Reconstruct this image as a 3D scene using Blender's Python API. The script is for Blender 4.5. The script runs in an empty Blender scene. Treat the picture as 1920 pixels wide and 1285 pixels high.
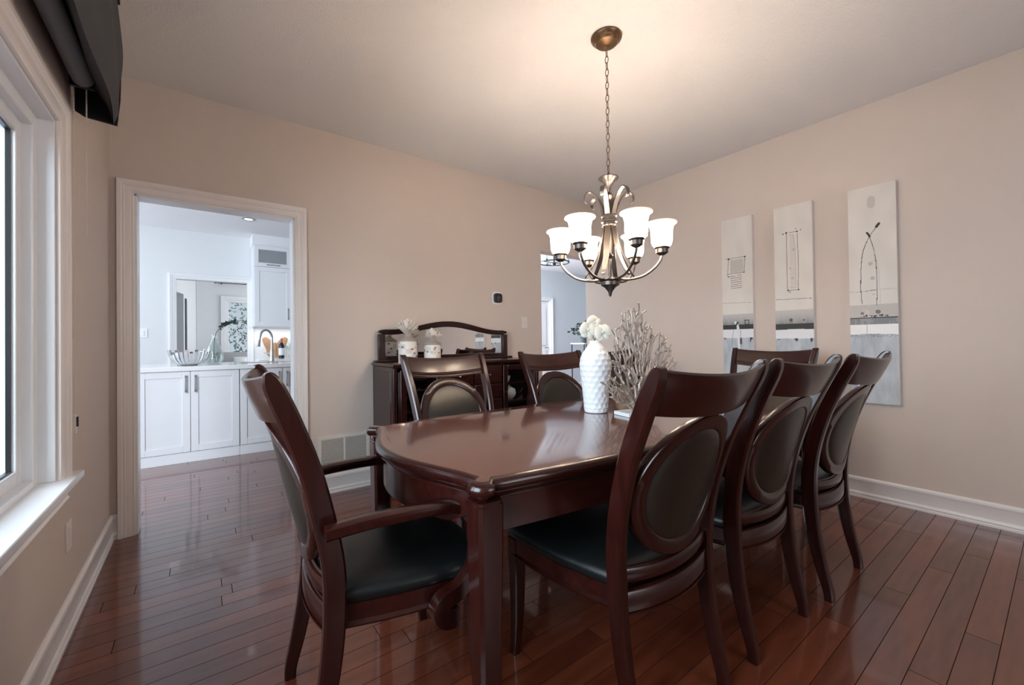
import bpy, bmesh, math, random
import mathutils.noise as mnoise
from math import sin, cos, pi, radians, sqrt, atan2, hypot
from mathutils import Vector, Matrix
S = bpy.context.scene
COL = S.collection

# ------------------------------------------------------------------ camera
cam_d = bpy.data.cameras.new('camera'); cam = bpy.data.objects.new('camera', cam_d); COL.objects.link(cam)
cam_d.sensor_fit = 'HORIZONTAL'; cam_d.sensor_width = 36.0
cam_d.lens = 781.03 / 1920 * 36.0
cam_d.shift_y = -(642.5 - 635.72) / 1920
cam_d.clip_start = 0.02; cam_d.clip_end = 200
R_ = Vector((0.80126382, -0.59816779, -0.01309905)); U_ = Vector((0.00487257, -0.01536882, 0.99987002)); F_ = Vector((0.59829136, 0.80122350, 0.00939986))
cam.matrix_world = Matrix(((R_.x, U_.x, -F_.x, 0), (R_.y, U_.y, -F_.y, 0), (R_.z, U_.z, -F_.z, 1.117), (0, 0, 0, 1)))
S.camera = cam
S.view_settings.view_transform = 'Standard'; S.view_settings.look = 'None'
S.view_settings.gamma = 1.0; S.view_settings.use_curve_mapping = False
S.view_settings.exposure = 0.25

# ------------------------------------------------------------------ world and lights
W = bpy.data.worlds.new('world'); S.world = W; W.use_nodes = True
wn = W.node_tree.nodes; wl = W.node_tree.links
wn['Background'].inputs['Color'].default_value = (0.80, 0.90, 1.0, 1)
wn['Background'].inputs['Strength'].default_value = 0.62

def area(name, loc, rot, sx, sy, power, color=(1, 1, 1)):
    l = bpy.data.lights.new(name, 'AREA'); l.shape = 'RECTANGLE'; l.size = sx; l.size_y = sy
    l.energy = power; l.color = color
    o = bpy.data.objects.new(name, l); COL.objects.link(o); o.location = loc; o.rotation_euler = rot
    return o
WARM = (1.0, 0.84, 0.70); COOL = (0.80, 0.90, 1.0)
area('daylight_left_window', (-2.1, 0.7, 1.9), (0, radians(-78), 0), 2.4, 3.2, 330, COOL)
area('rear_fill', (1.6, -2.3, 1.5), (radians(90), 0, radians(22)), 1.5, 1.5, 24, (0.93, 0.96, 1.0))  # added fill light behind the camera, brightens the left and back walls
area('kitchen_fill', (-2.6, 5.9, 1.7), (0, radians(-90), 0), 2.0, 3.0, 66, COOL)  # added fill light from the unseen left side of the kitchen
area('foyer_fill', (3.6, 6.4, 2.2), (radians(-30), radians(-50), 0), 1.5, 1.5, 230, (0.84, 0.92, 1.0))  # added fill light hung inside the foyer to brighten it
area('sitting_room_fill', (2.55, 9.0, 1.4), (0, radians(90), 0), 1.6, 2.0, 42, (0.93, 0.97, 1.0))  # added fill light, stands in for unseen windows on the right

# ------------------------------------------------------------------ material helpers
def mat(name):
    m = bpy.data.materials.new(name); m.use_nodes = True
    return m, m.node_tree.nodes, m.node_tree.links, m.node_tree.nodes['Principled BSDF']
def simple(name, col, rough=0.5, metal=0.0, coat=0.0, bump=0.0, bscale=200, var=0.0, vscale=6, spec=0.5):
    m, n, l, b = mat(name)
    b.inputs['Base Color'].default_value = (*col, 1); b.inputs['Roughness'].default_value = rough
    b.inputs['Metallic'].default_value = metal; b.inputs['Coat Weight'].default_value = coat
    b.inputs['Coat Roughness'].default_value = 0.08; b.inputs['Specular IOR Level'].default_value = spec
    tc = n.new('ShaderNodeTexCoord')
    nz = n.new('ShaderNodeTexNoise'); nz.inputs['Scale'].default_value = vscale; nz.inputs['Detail'].default_value = 3
    l.new(tc.outputs['Object'], nz.inputs['Vector'])
    mx = n.new('ShaderNodeMix'); mx.data_type = 'RGBA'
    k = max(var, 0.02)
    mx.inputs['A'].default_value = (*[c * (1 - k) for c in col], 1); mx.inputs['B'].default_value = (*[min(1, c * (1 + k)) for c in col], 1)
    l.new(nz.outputs['Fac'], mx.inputs['Factor']); l.new(mx.outputs['Result'], b.inputs['Base Color'])
    if bump:
        n2 = n.new('ShaderNodeTexNoise'); n2.inputs['Scale'].default_value = bscale; n2.inputs['Detail'].default_value = 2
        l.new(tc.outputs['Object'], n2.inputs['Vector'])
        bp = n.new('ShaderNodeBump'); bp.inputs['Strength'].default_value = bump; bp.inputs['Distance'].default_value = 0.002
        l.new(n2.outputs['Fac'], bp.inputs['Height']); l.new(bp.outputs['Normal'], b.inputs['Normal'])
    return m
def mth(n, l, op, a, b=None, c=None):
    x = n.new('ShaderNodeMath'); x.operation = op
    for i, v in enumerate((a, b, c)):
        if v is None: continue
        if isinstance(v, (int, float)): x.inputs[i].default_value = v
        else: l.new(v, x.inputs[i])
    return x.outputs[0]

M_WALL = simple('wall_paint', (0.62, 0.53, 0.470), 0.75, bump=0.12, bscale=260)
M_WALLK = simple('kitchen_wall_paint', (0.74, 0.76, 0.78), 0.7, bump=0.1)
M_WALLF = simple('foyer_wall_paint', (0.60, 0.65, 0.69), 0.7, bump=0.1)
M_CEIL = simple('ceiling_paint', (0.74, 0.735, 0.74), 0.9, bump=0.9, bscale=110, var=0.03, vscale=90)
M_CEILK = simple('kitchen_ceiling_paint', (0.82, 0.83, 0.85), 0.9)
M_TRIM = simple('trim_paint', (0.80, 0.75, 0.725), 0.3)
M_WHITE = simple('white_gloss_paint', (0.82, 0.83, 0.85), 0.28)
M_VINYL = simple('white_vinyl', (0.80, 0.82, 0.85), 0.3)
M_CAB = simple('cabinet_lacquer', (0.80, 0.82, 0.85), 0.3)
M_QUARTZ = simple('white_quartz', (0.86, 0.87, 0.88), 0.08, var=0.04, vscale=14)
M_STEEL = simple('brushed_steel', (0.46, 0.47, 0.48), 0.32, metal=1.0)
M_CHROME = simple('chrome', (0.75, 0.76, 0.78), 0.12, metal=1.0)
M_PEWTER = simple('aged_pewter', (0.12, 0.104, 0.095), 0.36, metal=0.85, var=0.15, vscale=30)
M_BRONZE = simple('antique_bronze', (0.20, 0.12, 0.065), 0.36, metal=0.85, var=0.15, vscale=30)
M_BLACK = simple('black_plastic', (0.012, 0.012, 0.014), 0.3)
M_BLKMET = simple('black_metal', (0.02, 0.022, 0.025), 0.4, metal=0.6)
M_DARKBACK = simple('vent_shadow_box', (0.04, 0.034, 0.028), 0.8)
M_PLAST = simple('beige_plastic', (0.72, 0.66, 0.60), 0.35)
M_LEATHER = simple('black_leather', (0.006, 0.007, 0.007), 0.30, bump=0.25, bscale=420, var=0.2, spec=0.36)
M_LEATHB = simple('taupe_leather', (0.014, 0.0105, 0.0075), 0.30, bump=0.2, bscale=420, var=0.12, spec=0.5)
M_BEAD = simple('bead_brass', (0.35, 0.29, 0.22), 0.3, metal=0.8)
M_FABRIC = simple('charcoal_fabric', (0.045, 0.047, 0.052), 0.75, bump=0.3, bscale=700)
M_TUBE = simple('grey_roller_fabric', (0.24, 0.245, 0.26), 0.7)
M_LINING = simple('black_lining', (0.006, 0.005, 0.005), 0.9)
M_VASE = simple('white_ceramic', (0.80, 0.81, 0.83), 0.35)
M_CORAL = simple('champagne_metal', (0.44, 0.365, 0.315), 0.34, metal=0.5, bump=0.4, bscale=120, var=0.15, vscale=40)
M_MARBLE = simple('white_stone', (0.75, 0.77, 0.80), 0.25)
M_PETAL = simple('orchid_petal', (0.66, 0.635, 0.55), 0.5)
M_STEM = simple('green_stem', (0.10, 0.11, 0.04), 0.5)
M_LEAF = simple('dark_leaf', (0.02, 0.05, 0.045), 0.45, var=0.4, vscale=20)
M_POT = simple('dark_pot', (0.03, 0.045, 0.05), 0.5)
M_CARD = simple('paper_flower', (0.80, 0.73, 0.66), 0.8, var=0.1, vscale=30)
M_TAUPE = simple('taupe_lid', (0.36, 0.30, 0.26), 0.5)
M_SOFA = simple('grey_upholstery', (0.42, 0.42, 0.43), 0.9, bump=0.3)
M_PILLOW = simple('white_cushion', (0.75, 0.76, 0.76), 0.9)
M_BUTTER = simple('olive_wood', (0.42, 0.25, 0.14), 0.4, var=0.35, vscale=12)
M_BOTTLE = simple('wine_bottle_glass', (0.01, 0.012, 0.03), 0.08)
M_LABEL = simple('paper_label', (0.75, 0.76, 0.78), 0.6)
M_CAPS = simple('pink_foil', (0.55, 0.14, 0.14), 0.35)
M_CHINA = simple('white_china', (0.78, 0.76, 0.74), 0.2)
M_FLORAL = simple('floral_china', (0.62, 0.40, 0.31), 0.3, var=0.6, vscale=60)
M_BARK = simple('bark', (0.12, 0.10, 0.08), 0.9)
M_TREE = simple('sunlit_leaves', (0.30, 0.36, 0.28), 0.7, var=0.5, vscale=5)
M_MIRROR = simple('mirror_silver', (0.86, 0.86, 0.86), 0.01, metal=1.0)
M_FROST = simple('frosted_glass', (0.28, 0.30, 0.32), 0.25)

def wood(name, c1, c2, rough, coat, axis='X', scale=9):
    m, n, l, b = mat(name)
    tc = n.new('ShaderNodeTexCoord'); mp = n.new('ShaderNodeMapping')
    mp.inputs['Scale'].default_value = {'X': (0.6, 6, 6), 'Y': (6, 0.6, 6), 'Z': (6, 6, 0.6)}[axis]
    l.new(tc.outputs['Object'], mp.inputs['Vector'])
    nz = n.new('ShaderNodeTexNoise'); nz.inputs['Scale'].default_value = scale; nz.inputs['Detail'].default_value = 5
    l.new(mp.outputs['Vector'], nz.inputs['Vector'])
    n2 = n.new('ShaderNodeTexNoise'); n2.inputs['Scale'].default_value = 2.2; l.new(tc.outputs['Object'], n2.inputs['Vector'])
    s = mth(n, l, 'ADD', mth(n, l, 'MULTIPLY', nz.outputs['Fac'], 0.6), mth(n, l, 'MULTIPLY', n2.outputs['Fac'], 0.5))
    cr = n.new('ShaderNodeValToRGB'); cr.color_ramp.elements[0].position = 0.36; cr.color_ramp.elements[1].position = 0.72
    cr.color_ramp.elements[0].color = (*c1, 1); cr.color_ramp.elements[1].color = (*c2, 1)
    l.new(s, cr.inputs['Fac']); l.new(cr.outputs['Color'], b.inputs['Base Color'])
    b.inputs['Roughness'].default_value = rough; b.inputs['Coat Weight'].default_value = coat; b.inputs['Coat Roughness'].default_value = 0.12; b.inputs['Specular IOR Level'].default_value = 0.42
    return m, n, l, b, cr
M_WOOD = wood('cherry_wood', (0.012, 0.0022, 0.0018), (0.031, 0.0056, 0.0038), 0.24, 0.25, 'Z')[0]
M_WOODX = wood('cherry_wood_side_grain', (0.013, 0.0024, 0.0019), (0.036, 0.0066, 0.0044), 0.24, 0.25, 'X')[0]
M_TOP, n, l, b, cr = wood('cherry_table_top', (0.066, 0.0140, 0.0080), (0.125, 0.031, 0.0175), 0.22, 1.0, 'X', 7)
b.inputs['Coat Roughness'].default_value = 0.09
tc = n.new('ShaderNodeTexCoord'); sp = n.new('ShaderNodeSeparateXYZ'); l.new(tc.outputs['Object'], sp.inputs[0])
ax = mth(n, l, 'ABSOLUTE', mth(n, l, 'SUBTRACT', mth(n, l, 'ABSOLUTE', sp.outputs['X']), 0.23))
sm = mth(n, l, 'LESS_THAN', ax, 0.0009)
mx = n.new('ShaderNodeMix'); mx.data_type = 'RGBA'; l.new(sm, mx.inputs['Factor']); l.new(cr.outputs['Color'], mx.inputs['A']); mx.inputs['B'].default_value = (0.02, 0.008, 0.006, 1)
l.new(mx.outputs['Result'], b.inputs['Base Color'])

# hardwood floor: boards 88 mm wide running along X
M_FLOOR, n, l, b = mat('hardwood_floor')
tc = n.new('ShaderNodeTexCoord'); sp = n.new('ShaderNodeSeparateXYZ'); l.new(tc.outputs['Object'], sp.inputs[0])
yy = mth(n, l, 'DIVIDE', mth(n, l, 'ADD', sp.outputs['Y'], 20.012), 0.0885)
row = mth(n, l, 'FLOOR', yy); fy = mth(n, l, 'FRACT', yy)
wr = n.new('ShaderNodeTexWhiteNoise'); wr.noise_dimensions = '1D'; l.new(row, wr.inputs['W'])
xx = mth(n, l, 'DIVIDE', mth(n, l, 'ADD', sp.outputs['X'], mth(n, l, 'MULTIPLY', wr.outputs['Value'], 7.0)), 1.25)
xx = mth(n, l, 'ADD', xx, 30.0)
brd = mth(n, l, 'FLOOR', xx); fx = mth(n, l, 'FRACT', xx)
cb = n.new('ShaderNodeCombineXYZ'); l.new(row, cb.inputs[0]); l.new(brd, cb.inputs[1])
wb = n.new('ShaderNodeTexWhiteNoise'); wb.noise_dimensions = '2D'; l.new(cb.outputs[0], wb.inputs['Vector'])
mp = n.new('ShaderNodeMapping'); mp.inputs['Scale'].default_value = (1.2, 9, 1); l.new(tc.outputs['Object'], mp.inputs['Vector'])
off = n.new('ShaderNodeVectorMath'); off.operation = 'ADD'; l.new(mp.outputs[0], off.inputs[0]); l.new(wb.outputs['Color'], off.inputs[1])
nz = n.new('ShaderNodeTexNoise'); nz.inputs['Scale'].default_value = 3.5; nz.inputs['Detail'].default_value = 6; l.new(off.outputs[0], nz.inputs['Vector'])
t = mth(n, l, 'ADD', mth(n, l, 'MULTIPLY', wb.outputs['Value'], 0.35), mth(n, l, 'MULTIPLY', nz.outputs['Fac'], 0.75))
cr = n.new('ShaderNodeValToRGB'); cr.color_ramp.elements[0].position = 0.15; cr.color_ramp.elements[1].position = 0.9
cr.color_ramp.elements[0].color = (0.062, 0.011, 0.0042, 1); cr.color_ramp.elements[1].color = (0.20, 0.050, 0.022, 1)
l.new(t, cr.inputs['Fac'])
ey = mth(n, l, 'MINIMUM', fy, mth(n, l, 'SUBTRACT', 1.0, fy)); ex = mth(n, l, 'MINIMUM', fx, mth(n, l, 'SUBTRACT', 1.0, fx))
seam = mth(n, l, 'MAXIMUM', mth(n, l, 'LESS_THAN', ey, 0.015), mth(n, l, 'LESS_THAN', ex, 0.0012))
mx = n.new('ShaderNodeMix'); mx.data_type = 'RGBA'; l.new(seam, mx.inputs['Factor']); l.new(cr.outputs['Color'], mx.inputs['A']); mx.inputs['B'].default_value = (0.040, 0.014, 0.009, 1)
l.new(mx.outputs['Result'], b.inputs['Base Color'])
b.inputs['Roughness'].default_value = 0.28; l.new(mth(n, l, 'MULTIPLY', mth(n, l, 'SUBTRACT', 1.0, seam), 0.75), b.inputs['Coat Weight']); l.new(mth(n, l, 'MULTIPLY', mth(n, l, 'SUBTRACT', 1.0, seam), 0.4), b.inputs['Specular IOR Level']); b.inputs['Coat Roughness'].default_value = 0.07
bp = n.new('ShaderNodeBump'); bp.inputs['Strength'].default_value = 0.30; bp.inputs['Distance'].default_value = 0.0010; l.new(bp.outputs['Normal'], b.inputs['Coat Normal'])
hh = mth(n, l, 'SUBTRACT', mth(n, l, 'ADD', mth(n, l, 'MULTIPLY', nz.outputs['Fac'], 0.5), mth(n, l, 'MULTIPLY', mth(n, l, 'MULTIPLY', fy, mth(n, l, 'SUBTRACT', wb.outputs['Value'], 0.5)), 0.30)), mth(n, l, 'MULTIPLY', seam, 0.5))
l.new(hh, bp.inputs['Height']); l.new(bp.outputs['Normal'], b.inputs['Normal'])

def glass(name, tint=(0.93, 0.96, 0.97), refl=0.12):
    m = bpy.data.materials.new(name); m.use_nodes = True; n = m.node_tree.nodes; l = m.node_tree.links
    n.remove(n['Principled BSDF']); o = n['Material Output']
    t = n.new('ShaderNodeBsdfTransparent'); t.inputs['Color'].default_value = (*tint, 1)
    g = n.new('ShaderNodeBsdfGlossy'); g.inputs['Roughness'].default_value = 0.03
    f = n.new('ShaderNodeLayerWeight'); f.inputs['Blend'].default_value = 0.5
    a = mth(n, l, 'ADD', mth(n, l, 'MULTIPLY', mth(n, l, 'POWER', f.outputs['Facing'], 4.0), 0.55), 0.03 + refl * 0.2)
    mx = n.new('ShaderNodeMixShader'); l.new(a, mx.inputs[0]); l.new(t.outputs[0], mx.inputs[1]); l.new(g.outputs[0], mx.inputs[2]); l.new(mx.outputs[0], o.inputs[0])
    return m
M_GLASS = glass('clear_glass'); M_GLASSV = glass('pale_green_glass', (0.93, 0.965, 0.96), 0.3)
def emis(name, col, s):
    m, n, l, b = mat(name); b.inputs['Base Color'].default_value = (0.9, 0.85, 0.75, 1); b.inputs['Roughness'].default_value = 0.3
    b.inputs['Emission Color'].default_value = (*col, 1); b.inputs['Emission Strength'].default_value = s
    return m
M_SHADE = emis('lit_alabaster_glass', (1.0, 0.88, 0.77), 20.0)
n = M_SHADE.node_tree.nodes; l = M_SHADE.node_tree.links; t = n.new('ShaderNodeBsdfTransparent'); t.inputs['Color'].default_value = (1, 0.9, 0.78, 1)
mx = n.new('ShaderNodeMixShader'); mx.inputs[0].default_value = 0.6; l.new(t.outputs[0], mx.inputs[1]); l.new(n['Principled BSDF'].outputs[0], mx.inputs[2]); l.new(mx.outputs[0], n['Material Output'].inputs[0])
M_RIM = emis('amber_glass_rim', (1.0, 0.66, 0.30), 0.5)
M_SPOT = emis('recessed_lamp', (1, 0.98, 0.95), 2.2)
def vcol(name, rough=0.6):
    m, n, l, b = mat(name); a = n.new('ShaderNodeVertexColor'); a.layer_name = 'Col'
    l.new(a.outputs['Color'], b.inputs['Base Color']); b.inputs['Roughness'].default_value = rough
    return m
M_PAINT = vcol('painted_canvas', 0.6); M_DECO = vcol('patterned_paper', 0.5)

# ------------------------------------------------------------------ geometry helpers
def tag(o, label=None, cat=None, group=None, kind=None):
    if label: o['label'] = label
    if cat: o['category'] = cat
    if group: o['group'] = group
    if kind: o['kind'] = kind
    return o
def empty(name, loc=(0, 0, 0), rz=0, label=None, cat=None, group=None):
    o = bpy.data.objects.new(name, None); COL.objects.link(o); o.location = loc; o.rotation_euler = (0, 0, rz); o.empty_display_size = 0.1
    return tag(o, label, cat, group)
class MB:
    def __init__(s): s.v = []; s.f = []
    def add(s, vs, fs):
        k = len(s.v); s.v += [tuple(p) for p in vs]; s.f += [tuple(i + k for i in f) for f in fs]; return s
    def box(s, x0, x1, y0, y1, z0, z1, M=None):
        vs = [Vector((x, y, z)) for z in (z0, z1) for y in (y0, y1) for x in (x0, x1)]
        if M: vs = [M @ v for v in vs]
        return s.add(vs, [(0, 2, 3, 1), (4, 5, 7, 6), (0, 1, 5, 4), (2, 6, 7, 3), (0, 4, 6, 2), (1, 3, 7, 5)])
    def rings(s, rings, closed=True, cap=True, loop=False):
        m = len(rings[0]); vs = [p for r in rings for p in r]; fs = []
        nr = len(rings)
        for i in range(nr if loop else nr - 1):
            j = (i + 1) % nr
            for a in range(m if closed else m - 1):
                c = (a + 1) % m
                fs.append((i * m + a, i * m + c, j * m + c, j * m + a))
        if cap and not loop:
            fs.append(tuple(range(m - 1, -1, -1))); fs.append(tuple(range((nr - 1) * m, nr * m)))
        return s.add(vs, fs)
    def lathe(s, prof, seg=32, c=(0, 0, 0), M=None):
        rs = []
        for r, z in prof:
            rs.append([Vector((c[0] + r * cos(2 * pi * k / seg), c[1] + r * sin(2 * pi * k / seg), c[2] + z)) for k in range(seg)])
        if M: rs = [[M @ p for p in r] for r in rs]
        return s.rings(rs)
    def tube(s, pts, r, seg=8, cap=True, loop=False):
        pts = [Vector(p) for p in pts]; n = len(pts); rr = r if isinstance(r, (list, tuple)) else [r] * n
        rs = []; up = None
        for i, p in enumerate(pts):
            a = pts[(i - 1) % n] if (i or loop) else pts[0]; c = pts[(i + 1) % n] if (i < n - 1 or loop) else pts[-1]
            t = (c - a).normalized()
            if up is None:
                up = Vector((0, 0, 1)) if abs(t.z) < 0.9 else Vector((1, 0, 0))
            x = (up - t * up.dot(t)).normalized(); y = t.cross(x); up = x
            rs.append([p + (x * cos(2 * pi * k / seg) + y * sin(2 * pi * k / seg)) * rr[i] for k in range(seg)])
        return s.rings(rs, cap=cap, loop=loop)
    def prism(s, poly, z0, z1, M=None):
        a = [Vector((x, y, z0)) for x, y in poly]; b_ = [Vector((x, y, z1)) for x, y in poly]
        if M: a = [M @ p for p in a]; b_ = [M @ p for p in b_]
        return s.rings([a, b_])
    def build(s, name, m, parent=None, bevel=0.0, smooth=40, seg=2):
        me = bpy.data.meshes.new(name); me.from_pydata([tuple(v) for v in s.v], [], s.f); me.update()
        bm = bmesh.new(); bm.from_mesh(me); 
        bmesh.ops.recalc_face_normals(bm, faces=bm.faces); bm.to_mesh(me); bm.free()
        for p in me.polygons: p.use_smooth = True
        me.set_sharp_from_angle(angle=radians(smooth))
        for mm in (m if isinstance(m, (list, tuple)) else [m]): me.materials.append(mm)
        o = bpy.data.objects.new(name, me); COL.objects.link(o)
        if parent: o.parent = parent
        if bevel:
            b = o.modifiers.new('bevel', 'BEVEL'); b.width = bevel; b.segments = seg; b.limit_method = 'ANGLE'; b.angle_limit = radians(40); b.harden_normals = False
        return o
def copy_tree(o, parent=None):
    c = o.copy(); COL.objects.link(c)
    if parent: c.parent = parent
    for ch in list(o.children): copy_tree(ch, c)
    return c
def lerp(a, b, t): return a + (b - a) * t
def cat(pts, n):
    """Catmull-Rom resample of tuples."""
    P = [pts[0]] + list(pts) + [pts[-1]]; out = []; m = len(pts) - 1
    for i in range(m):
        p0, p1, p2, p3 = P[i:i + 4]
        for k in range(n):
            t = k / n
            out.append(tuple(0.5 * ((2 * b) + (-a + c) * t + (2 * a - 5 * b + 4 * c - d) * t * t + (-a + 3 * b - 3 * c + d) * t ** 3) for a, b, c, d in zip(p0, p1, p2, p3)))
    out.append(tuple(pts[-1])); return out
def struct(name, mb, m, **k):
    o = mb.build(name, m, **k); o['kind'] = 'structure'; return o
def sweep(path, prof, closed=False):
    """path: list of (point, side_dir, out_dir, mitre) -> rings of prof (w along side, d along out)."""
    return MB().rings([[Vector(p) + Vector(sd) * w * mt + Vector(od) * d for w, d in prof] for p, sd, od, mt in path])

XB, XL, YA, H = 3.719, -0.427, 3.360, 2.741
YR = -2.4
# ------------------------------------------------------------------ shell
struct('floor', MB().box(-4, 8.4, YR - 0.2, 12.5, -0.1, 0), M_FLOOR)
struct('ceiling', MB().box(XL - 0.2, XB + 0.12, YR - 0.1, YA + 0.12, H, H + 0.1), M_CEIL)
# left wall with window hole
WY0, WY1, WZ0, WZ1 = 0.05, 2.24, 0.606, 1.965
m = MB(); x0, x1 = XL - 0.16, XL
m.box(x0, x1, YR, WY0, 0, H); m.box(x0, x1, WY1, YA + 0.12, 0, H); m.box(x0, x1, WY0, WY1, 0, WZ0); m.box(x0, x1, WY0, WY1, WZ1, H)
struct('wall_left', m, M_WALL)
DX0, DX1, DZ = -0.318, 0.547, 2.045
OX = 2.905; OZ = 2.09
m = MB()
m.box(XL, DX0, YA, YA + 0.12, 0, H); m.box(DX0, DX1, YA, YA + 0.12, DZ, H); m.box(DX1, OX, YA, YA + 0.12, 0, H); m.box(OX, XB, YA, YA + 0.12, OZ, H)
struct('wall_back', m, M_WALL)
struct('wall_right', MB().box(XB, XB + 0.12, YR, YA + 0.12, 0, H), M_WALL)
m = MB()
m.box(XL, 0.7, YR - 0.1, YR, 0, H); m.box(1.9, XB, YR - 0.1, YR, 0, H); m.box(0.7, 1.9, YR - 0.1, YR, 2.0, H); m.box(0.7, 1.9, YR - 0.1, YR, 0, 0.8)
struct('wall_rear', m, M_WALL)

# baseboards with stepped profile: (outward d, z)
BPROF = [(0, 0), (0.018, 0), (0.018, 0.012), (0.015, 0.016), (0.015, 0.022), (0.018, 0.026), (0.016, 0.036), (0.011, 0.042), (0.010, 0.112), (0.014, 0.120), (0.013, 0.132), (0.006, 0.141), (0, 0.142)]
def baseboard(name, a, b, out):
    a, b, out = Vector(a), Vector(b), Vector(out)
    return struct(name, MB().rings([[p + out * d + Vector((0, 0, z)) for d, z in BPROF] for p in (a, b)]), M_TRIM, smooth=30)
baseboard('baseboard_left', (XL, YR, 0), (XL, YA, 0), (1, 0, 0))
baseboard('baseboard_right', (XB, YR, 0), (XB, YA + 0.12, 0), (-1, 0, 0))
baseboard('baseboard_back', (DX1 + 0.076, YA, 0), (OX, YA, 0), (0, -1, 0))
baseboard('baseboard_corner', (XL, YA, 0), (DX0 - 0.076, YA, 0), (0, -1, 0))

# casings (mitred)
CPROF = [(0, 0), (0, 0.010), (0.006, 0.014), (0.012, 0.012), (0.018, 0.016), (0.040, 0.018), (0.046, 0.023), (0.052, 0.021), (0.060, 0.026), (0.076, 0.026), (0.078, 0.022), (0.078, 0)]
def casing(name, x0, x1, zt, y, out, m=M_TRIM, zb=0.0):
    q = sqrt(2)
    def ring(px, pz, sx, sz): return [Vector((px + sx * w, y + out * d, pz + sz * w)) for w, d in CPROF]
    return struct(name, MB().rings([ring(x0, zb, -1, 0), ring(x0, zt, -1, 1), ring(x1, zt, 1, 1), ring(x1, zb, 1, 0)]), m, smooth=30)
casing('trim_1', DX0, DX1, DZ, YA, -1)
casing('trim_2', DX0, DX1, DZ, YA + 0.12, 1, M_WHITE)
m = MB(); m.box(DX0 - 0.01, DX0 + 0.012, YA - 0.004, YA + 0.124, 0, DZ); m.box(DX1 - 0.012, DX1 + 0.01, YA - 0.004, YA + 0.124, 0, DZ); m.box(DX0, DX1, YA - 0.004, YA + 0.124, DZ - 0.012, DZ + 0.01)
struct('trim_3', m, M_WHITE, bevel=0.002)

# dining room window
wf = MB()
fx0, fx1 = XL - 0.13, XL - 0.046
wf.box(fx0, fx1, WY1 - 0.055, WY1, WZ0, WZ1); wf.box(fx0, fx1, WY0, WY0 + 0.055, WZ0, WZ1); wf.box(fx0, fx1, WY0 + .055, WY1 - .055, WZ1 - 0.055, WZ1); wf.box(fx0, fx1, WY0 + .055, WY1 - .055, WZ0, WZ0 + 0.05)
win = struct('window_1', wf, M_VINYL, bevel=0.004)
sx0, sx1 = XL - 0.125, XL - 0.075
for (a, b_) in ((WY0 + 0.05, 1.115), (1.175, WY1 - 0.05)):
    m = MB(); w = 0.05; z0, z1 = WZ0 + 0.045, WZ1 - 0.05
    m.box(sx0, sx1, a, a + w, z0, z1); m.box(sx0, sx1, b_ - w, b_, z0, z1); m.box(sx0, sx1, a + w, b_ - w, z0, z0 + w); m.box(sx0, sx1, a + w, b_ - w, z1 - w, z1)
    s_ = m.build('sash', M_VINYL, win, bevel=0.004)
    MB().box(sx0 + 0.02, sx0 + 0.026, a + w, b_ - w, z0 + w, z1 - w).build('pane', M_GLASS, s_)
    m = MB(); g = 0.006; xg = sx0 + 0.026
    m.box(xg, xg + 0.012, a + w - 0.001, a + w + g, z0 + w, z1 - w); m.box(xg, xg + 0.012, b_ - w - g, b_ - w + 0.001, z0 + w, z1 - w)
    m.box(xg, xg + 0.012, a + w + g, b_ - w - g, z0 + w, z0 + w + g); m.box(xg, xg + 0.012, a + w + g, b_ - w - g, z1 - w - g, z1 - w)
    m.build('gasket', M_BLACK, s_)
MB().box(fx0, fx1 - 0.01, 1.115, 1.175, WZ0, WZ1).build('mullion', M_VINYL, win, bevel=0.004)
m = MB(); m.box(XL - 0.05, XL - 0.002, WY1 - 0.012, WY1 + 0.002, WZ0 + .025, WZ1 + .002); m.box(XL - 0.05, XL - 0.002, WY0, WY1 - .012, WZ1 - 0.012, WZ1 + 0.002)
m.build('jamb', M_VINYL, win, bevel=0.002)
st = MB().box(XL - 0.05, -0.377, -0.06, 2.376, 0.606, 0.631).build('sill', M_WHITE, win, bevel=0.004)
prof = [(0, 0.606), (0.030, 0.606), (0.028, 0.592), (0.020, 0.586), (0.018, 0.560), (0.024, 0.552), (0.014, 0.540), (0, 0.538)]
MB().rings([[Vector((XL + d, yv, z)) for d, z in prof] for yv in (-0.06, 2.29)]).build('apron', M_TRIM, win, smooth=30)
# casing around window (facing +x)
def ringw(py, pz, sy, sz): return [Vector((XL + d, py + sy * w, pz + sz * w)) for w, d in CPROF]
MB().rings([ringw(WY1, 0.631, 1, 0), ringw(WY1, WZ1, 1, 1), ringw(WY0, WZ1, -1, 1), ringw(WY0, 0.631, -1, 0)]).build('casing', M_TRIM, win, smooth=30)

# valance + roller shade
val = empty('window_valance', (XL + 0.01, 2.4, 2.1), 0, 'charcoal fabric balloon valance above the bright left window', 'valance')
def vx(y):  # outward reach of the front, wall-relative
    t = max(0.0, min(1.0, (2.46 - y) / 0.55)); return 0.132 + 0.022 * sin(t * pi / 2)
rings_ = []; ys = [2.47 - i * 0.06 for i in range(44)]
for i, y in enumerate(ys):
    r = vx(y); zb = 2.082 + 0.006 * sin(i * 0.55); rr = []
    for k in range(11):
        t = k / 10; rr.append(Vector((lerp(0.062, r - 0.012, t ** .8) + 0.006 * sin(y * 7 + t * 5), y - 2.4, lerp(2.235, zb, t) - 0.012 * sin(pi * t) + 0.010 * sin(y * 5 + t * 3) * sin(pi * t) - 2.1)))
    for k in range(1, 13):
        t = k / 12; bul = 0.012 * sin(pi * t) + 0.006 * sin(y * 9 + t * 7) * sin(pi * t)
        rr.append(Vector((r + bul, y - 2.4, lerp(zb + .004, 2.62, t) - 2.1)))
    inn = [p + Vector((-0.004, 0, 0.006)) for p in reversed(rr)]
    rings_.append(rr + inn)
MB().rings(rings_).build('front_panel', M_FABRIC, val, smooth=60)
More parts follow.
